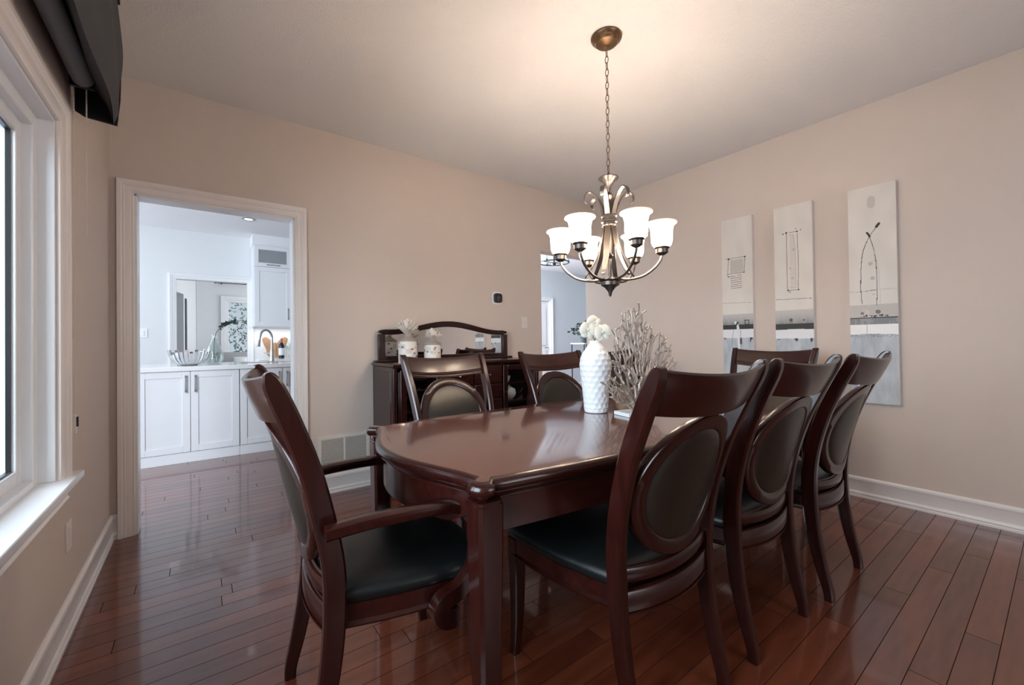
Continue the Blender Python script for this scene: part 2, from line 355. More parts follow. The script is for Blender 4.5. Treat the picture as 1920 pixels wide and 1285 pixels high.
m = MB(); ep = [(0.0, 0.01), (0.03, -0.008), (0.13, -0.016), (0.14, 0.10), (0.145, 0.30), (0.13, 0.52), (0.0, 0.52)]
m.rings([[Vector((x, yv, z)) for x, z in ep] for yv in (0.058, 0.072)]).build('end_panel', M_LINING, val)
MB().box(0.0, 0.14, -2.6, 0.07, 0.52, 0.54).build('top_board', M_LINING, val)
shd = empty('roller_shade', (XL + 0.055, 2.33, 2.19), 0, 'grey fabric roller shade rolled up inside the dark valance', 'shade')
MB().tube([(0, 0.0, 0), (0, -2.3, 0)], 0.034, 24).build('roll', M_TUBE, shd)
MB().box(-0.04, 0.035, 0.003, 0.018, -0.035, 0.035).build('bracket', M_BLACK, shd, bevel=0.003)
def chain(dx, zb):
    m = MB(); z = -0.02
    while z > -0.16:
        m.lathe([(0.0001, -0.003), (0.0028, -0.0015), (0.0028, 0.0015), (0.0001, 0.003)], 6, (dx, 0.032, z)); z -= 0.0075
    m.tube([(dx, 0.032, -0.02), (dx, 0.032, zb)], 0.0011, 5)
    return m
chain(-0.030, -1.38).build('bead_chain', M_PLAST, shd); chain(0.006, -0.62).build('bead_chain', M_PLAST, shd)
tn = empty('chain_tensioner', (XL, 2.46, 0.80), 0, 'small clear plastic chain tensioner on the wall beside the left window', 'hardware')
MB().box(0, 0.014, -0.012, 0.012, -0.035, 0.045).build('bracket', M_PLAST, tn, bevel=0.003)
MB().box(0.012, 0.020, -0.006, 0.006, -0.005, 0.035).build('slot', M_BLACK, tn)
ol = empty('light_switch', (XL, 2.385, 0.375), 0, 'beige rocker switch plate low on the wall under the window sill', 'switch')
MB().box(0, 0.006, -0.036, 0.036, -0.058, 0.058).build('plate', M_PLAST, ol, bevel=0.002)
MB().box(0.004, 0.010, -0.017, 0.017, -0.034, 0.034).build('rocker', M_PLAST, ol, bevel=0.002)
ts = empty('light_switch', (2.670, YA, 1.324), 0, 'beige toggle switch plate right of the thermostat', 'switch')
MB().box(-0.036, 0.036, -0.006, 0, -0.058, 0.058).build('plate', M_PLAST, ts, bevel=0.002)
MB().box(-0.006, 0.006, -0.014, -0.004, -0.012, 0.012).build('toggle', M_PLAST, ts, bevel=0.001)
def rr2(w, h, r, n=6):
    o = []
    for cx, cy, a0 in ((w - r, h - r, 0), (-w + r, h - r, pi / 2), (-w + r, -h + r, pi), (w - r, -h + r, 1.5 * pi)):
        for k in range(n + 1): o.append((cx + r * cos(a0 + k * pi / 2 / n), cy + r * sin(a0 + k * pi / 2 / n)))
    return o
th = empty('thermostat', (2.333, YA, 1.557), 0, 'black rounded thermostat on a white wall plate', 'thermostat')
MY = Matrix.Rotation(radians(90), 4, 'X')
MB().prism(rr2(0.060, 0.062, 0.03), 0, 0.006, MY).build('wall_plate', M_WHITE, th, bevel=0.002)
MB().prism(rr2(0.046, 0.046, 0.024), 0.005, 0.026, MY).build('display', M_BLACK, th, bevel=0.003)
m = MB(); m.tube([(0.012 * cos(a / 16 * 2 * pi) , -0.0265, 0.004 + 0.012 * sin(a / 16 * 2 * pi)) for a in range(16)], 0.0012, 5, loop=True); m.box(-0.006, 0.006, -0.0275, -0.0255, -0.024, -0.020)
m.build('readout', M_STEEL, th)

# wall vent
vt = empty('air_vent', (0.69, YA, 0.187), 0, 'beige slatted return air vent low on the back wall', 'vent')
vw, vh = 0.385, 0.245
m = MB(); e = 0.026
m.box(0, vw, -0.012, 0, 0, e); m.box(0, vw, -0.012, 0, vh - e, vh); m.box(0, e, -0.012, 0, e, vh - e); m.box(vw - e, vw, -0.012, 0, e, vh - e); m.box(vw / 2 - 0.007, vw / 2 + 0.007, -0.012, 0, e, vh - e)
m.build('frame', M_PLAST, vt, bevel=0.002)
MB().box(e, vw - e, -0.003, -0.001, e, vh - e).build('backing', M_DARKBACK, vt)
m = MB(); nsl = 21
for k in range(nsl):
    z = e + (k + 0.5) * (vh - 2 * e) / nsl
    for a, b_ in ((e, vw / 2 - 0.007), (vw / 2 + 0.007, vw - e)): m.box(a, b_, -0.010, -0.003, z - 0.0026, z + 0.0022)
tag(m.build('slats', M_PLAST, vt))

# ------------------------------------------------------------------ chairs
PZ = [(-.033, 0, .034), (-.030, .04, .036), (-.006, .14, .044), (.018, .27, .051), (.030, .41, .055), (.027, .54, .056), (.005, .67, .055), (-.038, .81, .053), (-.090, .93, .051), (-.125, 1.0, .048), (-.141, 1.033, .040), (-.149, 1.050, .024), (-.151, 1.055, .010)]
PZs = cat(PZ, 4)
Y0 = -0.225   # seat level rear edge in chair space
def post_y(z):
    for a, b_ in zip(PZs, PZs[1:]):
        if a[1] <= z <= b_[1] + 1e-9: return Y0 + lerp(a[0], b_[0], (z - a[1]) / max(1e-9, b_[1] - a[1]))
    return Y0 + PZs[-1][0]
def hw(z, w): return w * (lerp(.215, .220, z / .45) if z < .45 else lerp(.220, .262, (z - .45) / .6)) / .235
def back_y(x, z, w, bow=0.038): return post_y(z) - bow * (1 - (x / w) ** 2)
def make_post(s, W):
    rs = []; n = len(PZs)
    for i, (dy, z, w) in enumerate(PZs):
        a = PZs[max(0, i - 1)]; c = PZs[min(n - 1, i + 1)]; t = Vector((0, c[0] - a[0], c[1] - a[1])).normalized(); nn = Vector((0, t.z, -t.y))
        h = w / 2; xo = s * hw(z, W); xi = s * (hw(z, W) - 0.033); cz = min(0.006, h * 0.4); p = Vector((0, Y0 + dy, z))
        q = [(xo, -h + cz), (xo, h - cz), (xo - s * cz, h), (xi + s * cz, h), (xi, h - cz), (xi, -h + cz), (xi + s * cz, -h), (xo - s * cz, -h)]
        rs.append([p + nn * d + Vector((x, 0, 0)) for x, d in q])
    return MB().rings(rs)
def make_chair(arm=False):
    global PZs
    PZs = cat([(d * (.80 if (arm and z > .6) else 1.0), z, w) for d, z, w in PZ], 4)
    W = 0.250 if arm else 0.247
    name = 'dining_armchair' if arm else 'dining_chair'
    root = empty(name)
    for s in (-1, 1): make_post(s, W).build('back_post', M_WOOD, root, smooth=35)
    # crest rail
    rs = []; NX = 24; xw = hw(0.98, W) - 0.012
    sec = [(0.0, -.013), (0.10, -.015), (0.55, -.014), (0.85, -.012), (0.95, -.009), (1.0, 0.0), (0.97, .009), (0.85, .012), (0.28, .012), (0.265, .012), (0.25, .008), (0.235, .008), (0.22, .013), (0.18, .0135), (0.165, .009), (0.15, .009), (0.135, .0135), (0.07, .0135), (0.05, .009), (0.03, .009), (0.0, .011)]
    for i in range(NX + 1):
        u = -1 + 2 * i / NX; x = u * xw; dip = 0.020 * (1 - u * u)
        ring = []
        for s_, d in sec:
            z = lerp(.935, 1.050, s_); y = post_y(z) - 0.042 * (1 - u * u) + d
            ring.append(Vector((x, y, z - dip)))
        rs.append(ring)
    MB().rings(rs).build('crest_rail', M_WOODX, root, smooth=50)
    # lower rails
    for nm, z0, z1, dip, th_, bw in (('lower_rail', .452, .492, .012, .022, .030), ('seat_rail', .362, .428, .006, .024, .030)):
        rs = []; xw2 = hw(z0, W) - 0.028
        for i in range(17):
            u = -1 + 2 * i / 16; x = u * xw2; d = dip * (1 - u * u); y = post_y(z0) - bw * (1 - u * u)
            ring = [(-th_ / 2 + .002, z0), (-th_ / 2, z0 + .004), (-th_ / 2, z1 - .004), (-th_ / 2 + .004, z1), (th_ / 2 - .004, z1), (th_ / 2, z1 - .004), (th_ / 2, z0 + .004), (th_ / 2 - .003, z0)]
            if nm == 'seat_rail': ring = [(-th_ / 2 - .003, z0), (-th_ / 2 - .004, z0 + .008)] + ring[1:]
            rs.append([Vector((x, y + a, z - d)) for a, z in ring])
        MB().rings(rs).build(nm, M_WOODX, root, smooth=50)
    # oval splat
    zc, a_, b_ = .703, (hw(.7, W) - .036), .209
    def P(x, z, off): return Vector((x, back_y(x, z, W) + off, z))
    rs = []
    for k in range(48):
        t = 2 * pi * k / 48; ring = []
        for rw, off in ((1, -.010), (1, .010), (.985, .015), (.80, .016), (.775, .012), (.765, .004), (.765, -.008), (.775, -.012), (.80, -.016), (.985, -.015)):
            k2 = 1 - (1 - rw) * 0.043 / 0.045
            x = a_ * cos(t) - (1 - rw) * .195 * cos(t); z = zc + b_ * sin(t) - (1 - rw) * .195 * sin(t)
            ring.append(P(x, z, off))
        rs.append(ring)
    fr = MB().rings(rs, loop=True).build('oval_frame', M_WOOD, root, smooth=50)
    ai, bi = a_ - .2 * .195, b_ - .2 * .195
    for side, mt, dome in ((1, M_LEATHB, .020), (-1, M_LEATHB, .010)):
        rs = []
        for rad, off in ((1.0, .002), (.985, .009), (.93, .013), (.8, .013 + dome * .35), (.6, .013 + dome * .65), (.35, .013 + dome * .9), (.12, .013 + dome), (.01, .013 + dome)):
            rs.append([P((ai + .004) * rad * cos(2 * pi * k / 40), zc + (bi + .004) * rad * sin(2 * pi * k / 40), side * off) for k in range(40)])
        pad = MB().rings(rs).build('back_pad', mt, root, smooth=60)
        MB().tube([P((ai + .002) * cos(2 * pi * k / 48), zc + (bi + .002) * sin(2 * pi * k / 48), side * .0125) for k in range(48)], .0022, 6, loop=True).build('welt', M_LEATHER, pad)
    # seat outline
    def outline(g=0.0, n=10):
        rb, fw, yb, yf = hw(.45, W) - .036 + g, W + .012 + g, -0.19 - g, (.245 if arm else .285) + g
        pts = [(-rb, yb), (rb, yb)]
        side = [(lerp(rb, fw, t) + .018 * sin(pi * t), lerp(yb, yf - .03, t)) for t in [i / n for i in range(1, n + 1)]]
        cor = [(fw - .006, yf - .012), (fw - .022, yf)]
        front = [(lerp(fw - .03, -fw + .03, i / 12), yf + .022 * sin(pi * i / 12)) for i in range(1, 12)]
        r = side + cor
        return pts[1:] + r + front + [(-x, y) for x, y in reversed(r)] + pts[:1]
    def ring(g, z): return [Vector((x, y, z)) for x, y in outline(g)]
    MB().rings([ring(-.004, .358), ring(.002, .360), ring(.004, .366), ring(-.002, .372), ring(-.004, .374), ring(-.004, .424), ring(-.02, .424)]).build('seat_frame', M_WOODX, root, smooth=40)
    base = outline(0.0); cx, cy = 0, .02
    def sc(k, z, g=0.0): return [Vector((cx + (x - cx) * k, cy + (y - cy) * k, z)) for x, y in outline(g)]
    MB().rings([sc(.985, .420), sc(1.012, .428), sc(1.022, .440), sc(1.010, .452), sc(.96, .464), sc(.85, .474), sc(.65, .481), sc(.4, .485), sc(.15, .487), sc(.02, .487)]).build('seat_cushion', M_LEATHER, root, smooth=60)
    # front legs
    for s in (-1, 1):
        rs = []
        for z, dx, dy, w in cat([(0, .004, .012, .030), (.06, .002, .006, .033), (.16, 0, 0, .039), (.30, 0, -.002, .045), (.358, 0, 0, .048), (.42, 0, 0, .048)], 3):
            X = s * (W - .012 + dx); Y = (.212 if arm else .252) + dy; h = w / 2; c = .004
            rs.append([Vector((X + a, Y + b2, z)) for a, b2 in ((-h, -h + c), (-h + c, -h), (h - c, -h), (h, -h + c), (h, h - c), (h - c, h), (-h + c, h), (-h, h - c))])
        MB().rings(rs).build('front_leg', M_WOOD, root, smooth=35)
    if arm:
        for s in (-1, 1):
            ar = []
            for y, z, x, w in cat([(-.225, .652, .270, .038), (-.20, .655, .272, .040), (-.10, .662, .282, .042), (.02, .662, .292, .046), (.10, .656, .294, .050), (.135, .640, .292, .050)], 4):
                h = w / 2; c = .006
                ar.append([Vector((s * x + a, y, z + b2)) for a, b2 in ((-h, -.012), (-h, .010), (-h + c, .015), (h - c, .015), (h, .010), (h, -.012), (h - c, -.018), (-h + c, -.018))])
            MB().rings(ar).build('armrest', M_WOODX, root, smooth=45)
            sp_ = []
            path = cat([(.118, .655), (.165, .60), (.185, .53), (.178, .455), (.13, .405), (.085, .388), (.070, .362), (.090, .335), (.125, .330)], 5)
            for i, (y, z) in enumerate(path):
                a = path[max(0, i - 1)]; c_ = path[min(len(path) - 1, i + 1)]; ty, tz = c_[0] - a[0], c_[1] - a[1]; L = hypot(ty, tz); ny, nz_ = tz / L, -ty / L
                t = i / (len(path) - 1); th_ = lerp(.014, .026, min(1, t * 1.2)); X = s * lerp(.290, .278, t); h = .020
                sp_.append([Vector((X + a2, y + ny * b2, z + nz_ * b2)) for a2, b2 in ((-h, -th_), (h, -th_), (h, th_), (-h, th_))])
            MB().rings(sp_).build('arm_support', M_WOOD, root, smooth=50, bevel=.002)
    return root

CH = make_chair(False); AR = make_chair(True)
side_spots = [  # x, y, rz, label
    (1.135, 0.945, radians(-1.5), 'nearest dining chair, seen from behind, its back covering the near edge of the table'),
    (1.747, 0.925, radians(-1.5), 'middle of the three dining chairs along the near side of the table'),
    (2.347, 0.889, radians(0.5), 'near-side dining chair farthest from the window, close to the right wall'),
    (1.18, 1.90, pi, 'dining chair across the table, in front of the left half of the sideboard'),
    (1.975, 1.85, pi - .07, 'dining chair across the table, in front of the right end of the sideboard'),
    (2.71, 1.90, pi, 'dining chair across the table, hidden behind the white vase and coral sculpture'),
]
for i, (x, y, rz, lab) in enumerate(side_spots):
    o = CH if i == 0 else copy_tree(CH)
    o.location = (x, y, 0); o.rotation_euler = (0, 0, rz)
    tag(o, lab, 'chair', 'armless cherry dining chairs')
for i, (x, y, rz, lab) in enumerate([(0.482, 1.365, radians(-90 - 3), 'cherry armchair with black leather seat at the window end of the table'), (2.965, 1.285, radians(90), 'cherry armchair at the far head of the table, in front of the paintings')]):
    o = AR if i == 0 else copy_tree(AR)
    o.location = (x, y, 0); o.rotation_euler = (0, 0, rz)
    tag(o, lab, 'chair', 'cherry armchairs at the table ends')

# ------------------------------------------------------------------ table
tb = empty('dining_table', (1.69, 1.345, 0), radians(-1.6), 'long polished cherry dining table with curved ends and rounded corner ears', 'table')
TL, TW = 1.12, 0.482
def table_outline(g=0.0):
    q = []   # quarter lists built for all four corners, counter-clockwise from near-left
    def longside(sgn):  # returns points from x=-TL+.09 to TL-.09 at y = sgn*(...)
        r = []
        for i in range(25):
            t = -1 + 2 * i / 24; r.append((t * (TL - .085), sgn * (TW - .022 + .060 * (1 - t * t) + g)))
        return r
    def endside(sgn):
        r = []
        for i in range(25):
            t = -1 + 2 * i / 24; r.append((sgn * (TL - .022 + .095 * (1 - t * t) ** 1.5 + g), t * (TW - .085)))
        return r
    def ear(sx, sy):
        c = (TL - .034, TW - .034); r = .029 + g; o = []
        o.append((TL - .060 , TW - .030 + g))
        for k in range(13):
            a = radians(100) + (radians(-10) - radians(100)) * k / 12
            o.append((c[0] + r * 1.15 * cos(a), c[1] + r * 1.15 * sin(a)))
        o.append((TL - .030 + g, TW - .060))
        return [(sx * x, sy * y) for x, y in o]
    near = longside(-1); far = list(reversed(longside(1))); right = endside(1); left = list(reversed(endside(-1)))
    return near + ear(1, -1) + right + list(reversed(ear(1, 1))) + far + ear(-1, 1) + left + list(reversed(ear(-1, -1)))
def tr(g, z): return [Vector((x, y, z)) for x, y in table_outline(g)]
MB().rings([tr(-.022, .700), tr(-.016, .706), tr(-.010, .716), tr(-.012, .720), tr(.004, .724), tr(.010, .732), tr(.011, .742), tr(.007, .752), tr(.000, .7575), tr(-.010, .7592)]).build('edge_moulding', M_WOODX, tb, smooth=35)  # darker wood than the top puts the edge's dark reflections into its colour
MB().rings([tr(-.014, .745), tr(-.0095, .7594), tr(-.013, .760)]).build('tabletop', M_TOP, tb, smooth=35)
# aprons
for sgn, nm in ((-1, 'apron'), (1, 'apron')):
    rs = []
    for i in range(25):
        t = -1 + 2 * i / 24; x = t * (TL - .09); y = sgn * (TW - .052 + .060 * (1 - t * t)); rs.append([Vector((x, y + a, z)) for a, z in ((-.012, .606), (.012, .606), (.012, .702), (-.012, .702))])
    MB().rings(rs).build(nm, M_WOODX, tb, bevel=.002)
    rs = []
    for i in range(33):
        t = -1 + 2 * i / 32; y = t * (TW - .09); x = sgn * (TL - .052 + .095 * (1 - t * t) ** 1.5); zb = .600 + .05 * max(0, abs(t) - .72) / .28
        rs.append([Vector((x + a, y, z)) for a, z in ((-.012, zb), (.012, zb), (.012, .702), (-.012, .702))])
    MB().rings(rs).build(nm, M_WOODX, tb, smooth=50, bevel=.002)
for sx in (-1, 1):
    for sy in (-1, 1):
        rs = []
        for z, w in ((0, .052), (.05, .056), (.35, .068), (.66, .078), (.694, .078), (.696, .072), (.704, .072)):
            h = w / 2; c = .009; X = sx * (TL - .045); Y = sy * (TW - .045)
            rs.append([Vector((X + a, Y + b2, z)) for a, b2 in ((-h, -h + c), (-h + c, -h), (h - c, -h), (h, -h + c), (h, h - c), (h - c, h), (-h + c, h), (-h, h - c))])
        MB().rings(rs).build('leg', M_WOOD, tb, smooth=35)

# ------------------------------------------------------------------ sideboard
SX0, SX1, SYF, SYB, SZ = 1.10, 2.44, 2.89, 3.335, 0.975
sb = empty('sideboard', ((SX0 + SX1) / 2, (SYF + SYB) / 2, 0), 0, 'dark cherry sideboard with glass doors and arched mirror against the back wall', 'sideboard')
ox, oy = (SX0 + SX1) / 2, (SYF + SYB) / 2
hwx, hd = (SX1 - SX0) / 2, (SYB - SYF) / 2
Zb = 0.16
m = MB()   # hollow carcass
m.box(-hwx, -hwx + .022, -hd + .01, hd, Zb, SZ - .03); m.box(hwx - .022, hwx, -hd + .01, hd, Zb, SZ - .03); m.box(-hwx, hwx, hd - .015, hd, Zb, SZ - .03)
m.box(-hwx, hwx, -hd + .01, hd, Zb, Zb + .02); m.box(-.30, -.28, -hd + .02, hd - .01, Zb, SZ - .03); m.box(.28, .30, -hd + .02, hd - .01, Zb, SZ - .03)
for s in (-1, 1): m.box(s * .47 - .18, s * .47 + .18, -hd + .03, hd - .01, .605, .62); m.box(s * .47 - .18, s * .47 + .18, -hd + .05, hd - .01, .760, .772)
m.build('carcass', M_WOOD, sb, bevel=.002)
m = MB(); xs = [-hwx - .012 + 0.0, hwx + .012]
m.box(-hwx - .012, hwx + .012, -hd - .016, hd + .002, SZ - .022, SZ); m.box(-hwx - .004, hwx + .004, -hd - .006, hd, SZ - .032, SZ - .022)
m.build('top', M_WOODX, sb, bevel=.006, seg=3)
for s in (-1, 1):
    m = MB(); m.tube([(s * (hwx - .006), -hd + .004, Zb - .05), (s * (hwx - .006), -hd + .004, SZ - .033)], .019, 16); m.build('corner_post', M_WOOD, sb)
    m = MB()
    for k in range(3): m.box(s * (hwx - .035 - k * .010) - .003, s * (hwx - .035 - k * .010) + .003, -hd - .004, -hd + .012, Zb + .02, SZ - .06)
    m.build('reeding', M_WOOD, sb, bevel=.002)
    m = MB(); m.box(s * hwx - .004, s * hwx + .004, -hd + .06, hd - .05, Zb + .06, SZ - .06); m.build('side_panel', M_WOOD, sb, bevel=.003)
    for yy_ in (-hd + .02, hd - .03):
        MB().rings([[Vector((s * (hwx - .03) + a * w, yy_ + b2 * w, z)) for a, b2 in ((-1, -1), (1, -1), (1, 1), (-1, 1))] for z, w in ((0, .014), (.10, .02), (Zb + .01, .028))]).build('foot', M_WOOD, sb, bevel=.003)
m = MB(); pts = [(-hwx + .05, Zb + .01), (hwx - .05, Zb + .01)] + [(lerp(hwx - .05, -hwx + .05, i / 20), Zb - .045 + .045 * sin(pi * i / 20) ** .6) for i in range(21)]
m.prism(pts, 0, .02, Matrix.Translation((0, -hd + .022, 0)) @ MY).build('bottom_apron', M_WOODX, sb)
for s in (-1, 1):   # glass doors
    c = s * .455; dw = .165; z0, z1 = Zb + .03, SZ - .045; yf = -hd
    m = MB(); fw = .045
    m.box(c - dw, c - dw + fw, yf - .006, yf + .014, z0, z1); m.box(c + dw - fw, c + dw, yf - .006, yf + .014, z0, z1); m.box(c - dw + fw, c + dw - fw, yf - .006, yf + .014, z1 - fw, z1); m.box(c - dw + fw, c + dw - fw, yf - .006, yf + .014, z0, z0 + .06)
    d = m.build('glass_door', M_WOOD, sb, bevel=.004)
    MB().box(c - dw + fw, c + dw - fw, yf + .002, yf + .005, z0 + .06, z1 - fw).build('pane', M_GLASS, d)
    MB().lathe([(.001, 0), (.007, .002), (.006, .010), (.011, .016), (.008, .024), (.001, .027)], 14, M=Matrix.Translation((c - s * (dw - .02), yf - .006, .70)) @ MY).build('knob', M_BLKMET, d)
zs = [(.20, .42), (.43, .65), (.66, .775), (.785, .925)]
for (z0, z1) in zs:
    for s in (-1, 1):
        d = MB().box(s * .14 - .132, s * .14 + .132, -hd - .006, -hd + .014, z0, z1).build('drawer', M_WOODX, sb, bevel=.004)
        MB().lathe([(.001, 0), (.005, .002), (.004, .010), (.009, .015), (.006, .022), (.001, .024)], 14, M=Matrix.Translation((s * .14, -hd - .006, (z0 + z1) / 2)) @ MY).build('knob', M_CHROME, d)
MB().box(-.285, .285, -hd + .012, -hd + .02, Zb + .02, SZ - .04).build('face_frame', M_WOOD, sb)
# mirror hutch
mh = []; HX = .635
def arch(x, base, rise):
    u = abs(x) / HX
    if u > .86: return base
    return base + rise * (0.5 + 0.5 * cos(pi * min(1, u / .86)))
NXm = 48; outer = []; inner = []
top_o = [(lerp(-HX, HX, i / NXm), arch(lerp(-HX, HX, i / NXm), 1.238, .078)) for i in range(NXm + 1)]
iw = HX - .055
top_i = [(lerp(-iw, iw, i / NXm), arch(lerp(-iw, iw, i / NXm), 1.196, .070)) for i in range(NXm + 1)]
top_o[0] = (-HX, 1.215); top_o[1] = (-HX + .012, 1.232); top_o[-1] = (HX, 1.215); top_o[-2] = (HX - .012, 1.232)
yb_, yf_ = hd - .002, hd - .040
def v3(p, y): return Vector((p[0], y, p[1]))
m = MB()
vs = []; fs = []
for a, b_ in zip(top_o, top_i): vs += [v3(a, yf_), v3(b_, yf_ + .004), v3(b_, yb_), v3(a, yb_)]
for i in range(NXm):
    k = i * 4
    for j in range(4): fs.append((k + j, k + (j + 1) % 4, k + 4 + (j + 1) % 4, k + 4 + j))
fs += [(3, 2, 1, 0), tuple(len(vs) - 4 + j for j in range(4))]
m.add(vs, fs)
m.box(-HX, -iw, yf_, yb_, SZ + .012, 1.20); m.box(iw, HX, yf_, yb_, SZ + .012, 1.20); m.box(-iw, iw, yf_, yb_, SZ + .012, 1.022)
hut = m.build('mirror_frame', M_WOOD, sb, bevel=.004)
poly = [(-iw - .005, 1.015), (iw + .005, 1.015)] + [(x, z + .004) for x, z in reversed(top_i)]
MB().prism([(x, z) for x, z in poly], 0, .004, Matrix.Translation((0, hd - .018, 0)) @ MY).build('mirror_glass', M_MIRROR, hut)
MB().box(-HX - .035, HX + .035, hd - .075, hd, SZ, SZ + .016).build('mirror_base', M_WOODX, sb, bevel=.005)

def put(name, mb, m, loc, label, cat, group=None, **k):
    o = mb.build(name, m, **k); o.location = loc; return tag(o, label, cat, group)
# contents behind the glass doors
def goblet(): return MB().lathe([(.028, 0), (.028, .003), (.004, .008), (.004, .06), (.022, .075), (.033, .10), (.030, .14), (.029, .14), (.031, .10), (.020, .078), (.001, .068)], 16)
g0 = put('wine_goblet', goblet(), M_GLASSV, (1.275, 3.02, .7725), 'clear goblet inside the left glass door, nearer the corner post', 'glass', 'goblets in the sideboard')
g1 = g0.copy(); COL.objects.link(g1); g1.location = (1.36, 3.04, .7725); tag(g1, 'clear goblet inside the left glass door, nearer the drawers', 'glass', 'goblets in the sideboard')
put('glass_bowl', MB().lathe([(.03, 0), (.05, .02), (.075, .06), (.073, .06), (.048, .022), (.001, .006)], 20), M_CHROME, (1.33, 3.04, .181), 'silvery bowl on the bottom shelf inside the left glass door', 'bowl')
tp = empty('china_teapot', (2.20, 3.00, .6205), 0, 'white china teapot on the middle shelf inside the right glass door', 'teapot')
MB().lathe([(.03, 0), (.052, .02), (.062, .05), (.055, .085), (.03, .10), (.001, .105)], 20).build('body', M_CHINA, tp)
MB().lathe([(.001, .10), (.026, .10), (.012, .112), (.008, .12), (.001, .126)], 14).build('lid', M_CHINA, tp)
MB().tube(cat([(-.055, 0, .07), (-.085, 0, .07), (-.085, 0, .035), (-.058, 0, .025)], 5), .006, 8).build('handle', M_CHINA, tp)
put('floral_plate', MB().lathe([(.001, 0), (.05, 0), (.085, .012), (.084, .015), (.05, .004), (.001, .004)], 24, M=Matrix.Rotation(radians(75), 4, 'X')), M_FLORAL, (2.20, 3.14, .853), 'floral plate propped on the top shelf inside the right glass door', 'plate')
put('china_cup', MB().lathe([(.018, 0), (.03, .02), (.036, .055), (.034, .055), (.028, .022), (.001, .008)], 18), M_CHINA, (2.165, 2.99, .7725), 'white cup on the top shelf inside the right glass door', 'cup')

# patterned canisters with paper flowers on the sideboard
def canister(h, r, seed):
    rnd = random.Random(seed); vs = []; fs = []; cols = []; SG, NH = 64, 44
    marks = [(rnd.randrange(SG), rnd.randrange(4, NH - 4)) for _ in range(26)]
    me = bpy.data.meshes.new('wrap')
    for j in range(NH + 1):
        for k in range(SG):
            a = 2 * pi * k / SG; vs.append((r * cos(a), r * sin(a), h * j / NH))
            c = (0.80, 0.76, 0.71)
            for mk, mj in marks:
                dk = min((k - mk) % SG, (mk - k) % SG)
                if dk <= 1 and abs(j - mj) <= 1: c = (0.16, 0.13, 0.12) if (mk % 3) else (0.55, 0.45, 0.38)
            if (k // 7 + j // 9) % 4 == 0 and c[0] > .7: c = (0.66, 0.60, 0.54)
            cols.append((*c, 1))
    for j in range(NH):
        for k in range(SG):
            a, b_ = j * SG + k, j * SG + (k + 1) % SG; fs.append((a, b_, b_ + SG, a + SG))
    me.from_pydata(vs, [], fs); at_ = me.color_attributes.new('Col', 'FLOAT_COLOR', 'POINT'); at_.data.foreach_set('color', [x for c in cols for x in c])
    for p in me.polygons: p.use_smooth = True
    me.materials.append(M_DECO)
    return me
def flower(n, r, h, seed, flat):
    rnd = random.Random(seed); m = MB()
    for k in range(n):
        a = 2 * pi * k / n + rnd.uniform(-.1, .1); tl = rnd.uniform(.05, 1.15); L = r * rnd.uniform(.75, 1.12)
        d = Vector((cos(a) * sin(tl), sin(a) * sin(tl), cos(tl))); w = Vector((-sin(a), cos(a), 0)) * r * (.10 if n > 50 else .16); nn = d.cross(w).normalized() * .002
        p0 = Vector((0, 0, 0)); rows = []
        for t, ww in ((.0, .15), (.4, .6), (.75, 1.0), (.95, .85), (1.05, .3)):
            p = p0 + d * L * t * h; rows.append([p - w * ww - nn, p + w * ww - nn, p + w * ww + nn, p - w * ww + nn])
        m.rings(rows)
    return m
for (px, py, h, r, fr_, lab, sd) in ((1.296, 3.10, .175, .072, .115, 'taller patterned canister with white feathery flower on the sideboard', 3), (1.502, 3.09, .145, .066, .080, 'shorter patterned canister with scalloped white flower on the sideboard', 5)):
    cz_ = empty('decorative_canister', (px, py, SZ), 0, lab, 'canister', 'patterned canisters on the sideboard')
    me = canister(h, r, sd); w_ = bpy.data.objects.new('wrap', me); COL.objects.link(w_); w_.parent = cz_
    MB().lathe([(.001, .0), (r - .002, .0), (r - .002, .004), (.001, .004)], 32).build('base', M_TAUPE, cz_)
    MB().lathe([(r + .003, h - .012), (r + .004, h), (r * .8, h + .012), (r * .42, h + .030), (r * .40, h + .040), (.001, h + .042)], 32).build('lid', M_TAUPE, cz_)
    f_ = flower(90 if sd == 3 else 46, fr_, 1.0, sd, 0); fo = f_.build('paper_flower', M_CARD, cz_); fo.location = (0, 0, h + .035)

# ------------------------------------------------------------------ table decor
def on_table(name, mb, m, loc, label, cat, **k): return put(name, mb, m, loc, label, cat, **k)
va = empty('dimpled_vase', (1.606, 1.445, .7605), 0, 'tall white dimpled ceramic vase with orchids on the table', 'vase')
prof = cat([(.050, 0), (.059, .008), (.063, .05), (.071, .14), (.079, .21), (.080, .25), (.070, .29), (.046, .325), (.031, .345), (.029, .362)], 12)
vs = []; SG = 96; vm = MB(); rs = []
for i, (r, z) in enumerate(prof):
    ring = []
    for k in range(SG):
        a = 2 * pi * k / SG; rowh = z / .027; rowi = math.floor(rowh); fr2 = rowh - rowi; ph = (a / (2 * pi) * 14 + .5 * (rowi % 2)) % 1
        dd = ((ph - .5) * 2) ** 2 + ((fr2 - .5) * 2) ** 2; amp = .0042 * min(1, (z) / .02) * (1 if z < .31 else max(0, (.345 - z) / .035))
        ring.append(Vector(((r - amp * max(0, 1 - dd)) * cos(a), (r - amp * max(0, 1 - dd)) * sin(a), z)))
    rs.append(ring)
for r, z in ((.024, .362), (.022, .30), (.001, .29)): rs.append([Vector((r * cos(2 * pi * k / SG), r * sin(2 * pi * k / SG), z)) for k in range(SG)])
vm.rings(rs).build('body', M_VASE, va, smooth=70)
orc = empty('orchid_spray', (1.606, 1.445, 1.10), 0, 'spray of cream orchids standing in the white vase', 'flowers')
D = Vector((0.80, -0.60, 0)); Bk = Vector((.6, .8, 0))
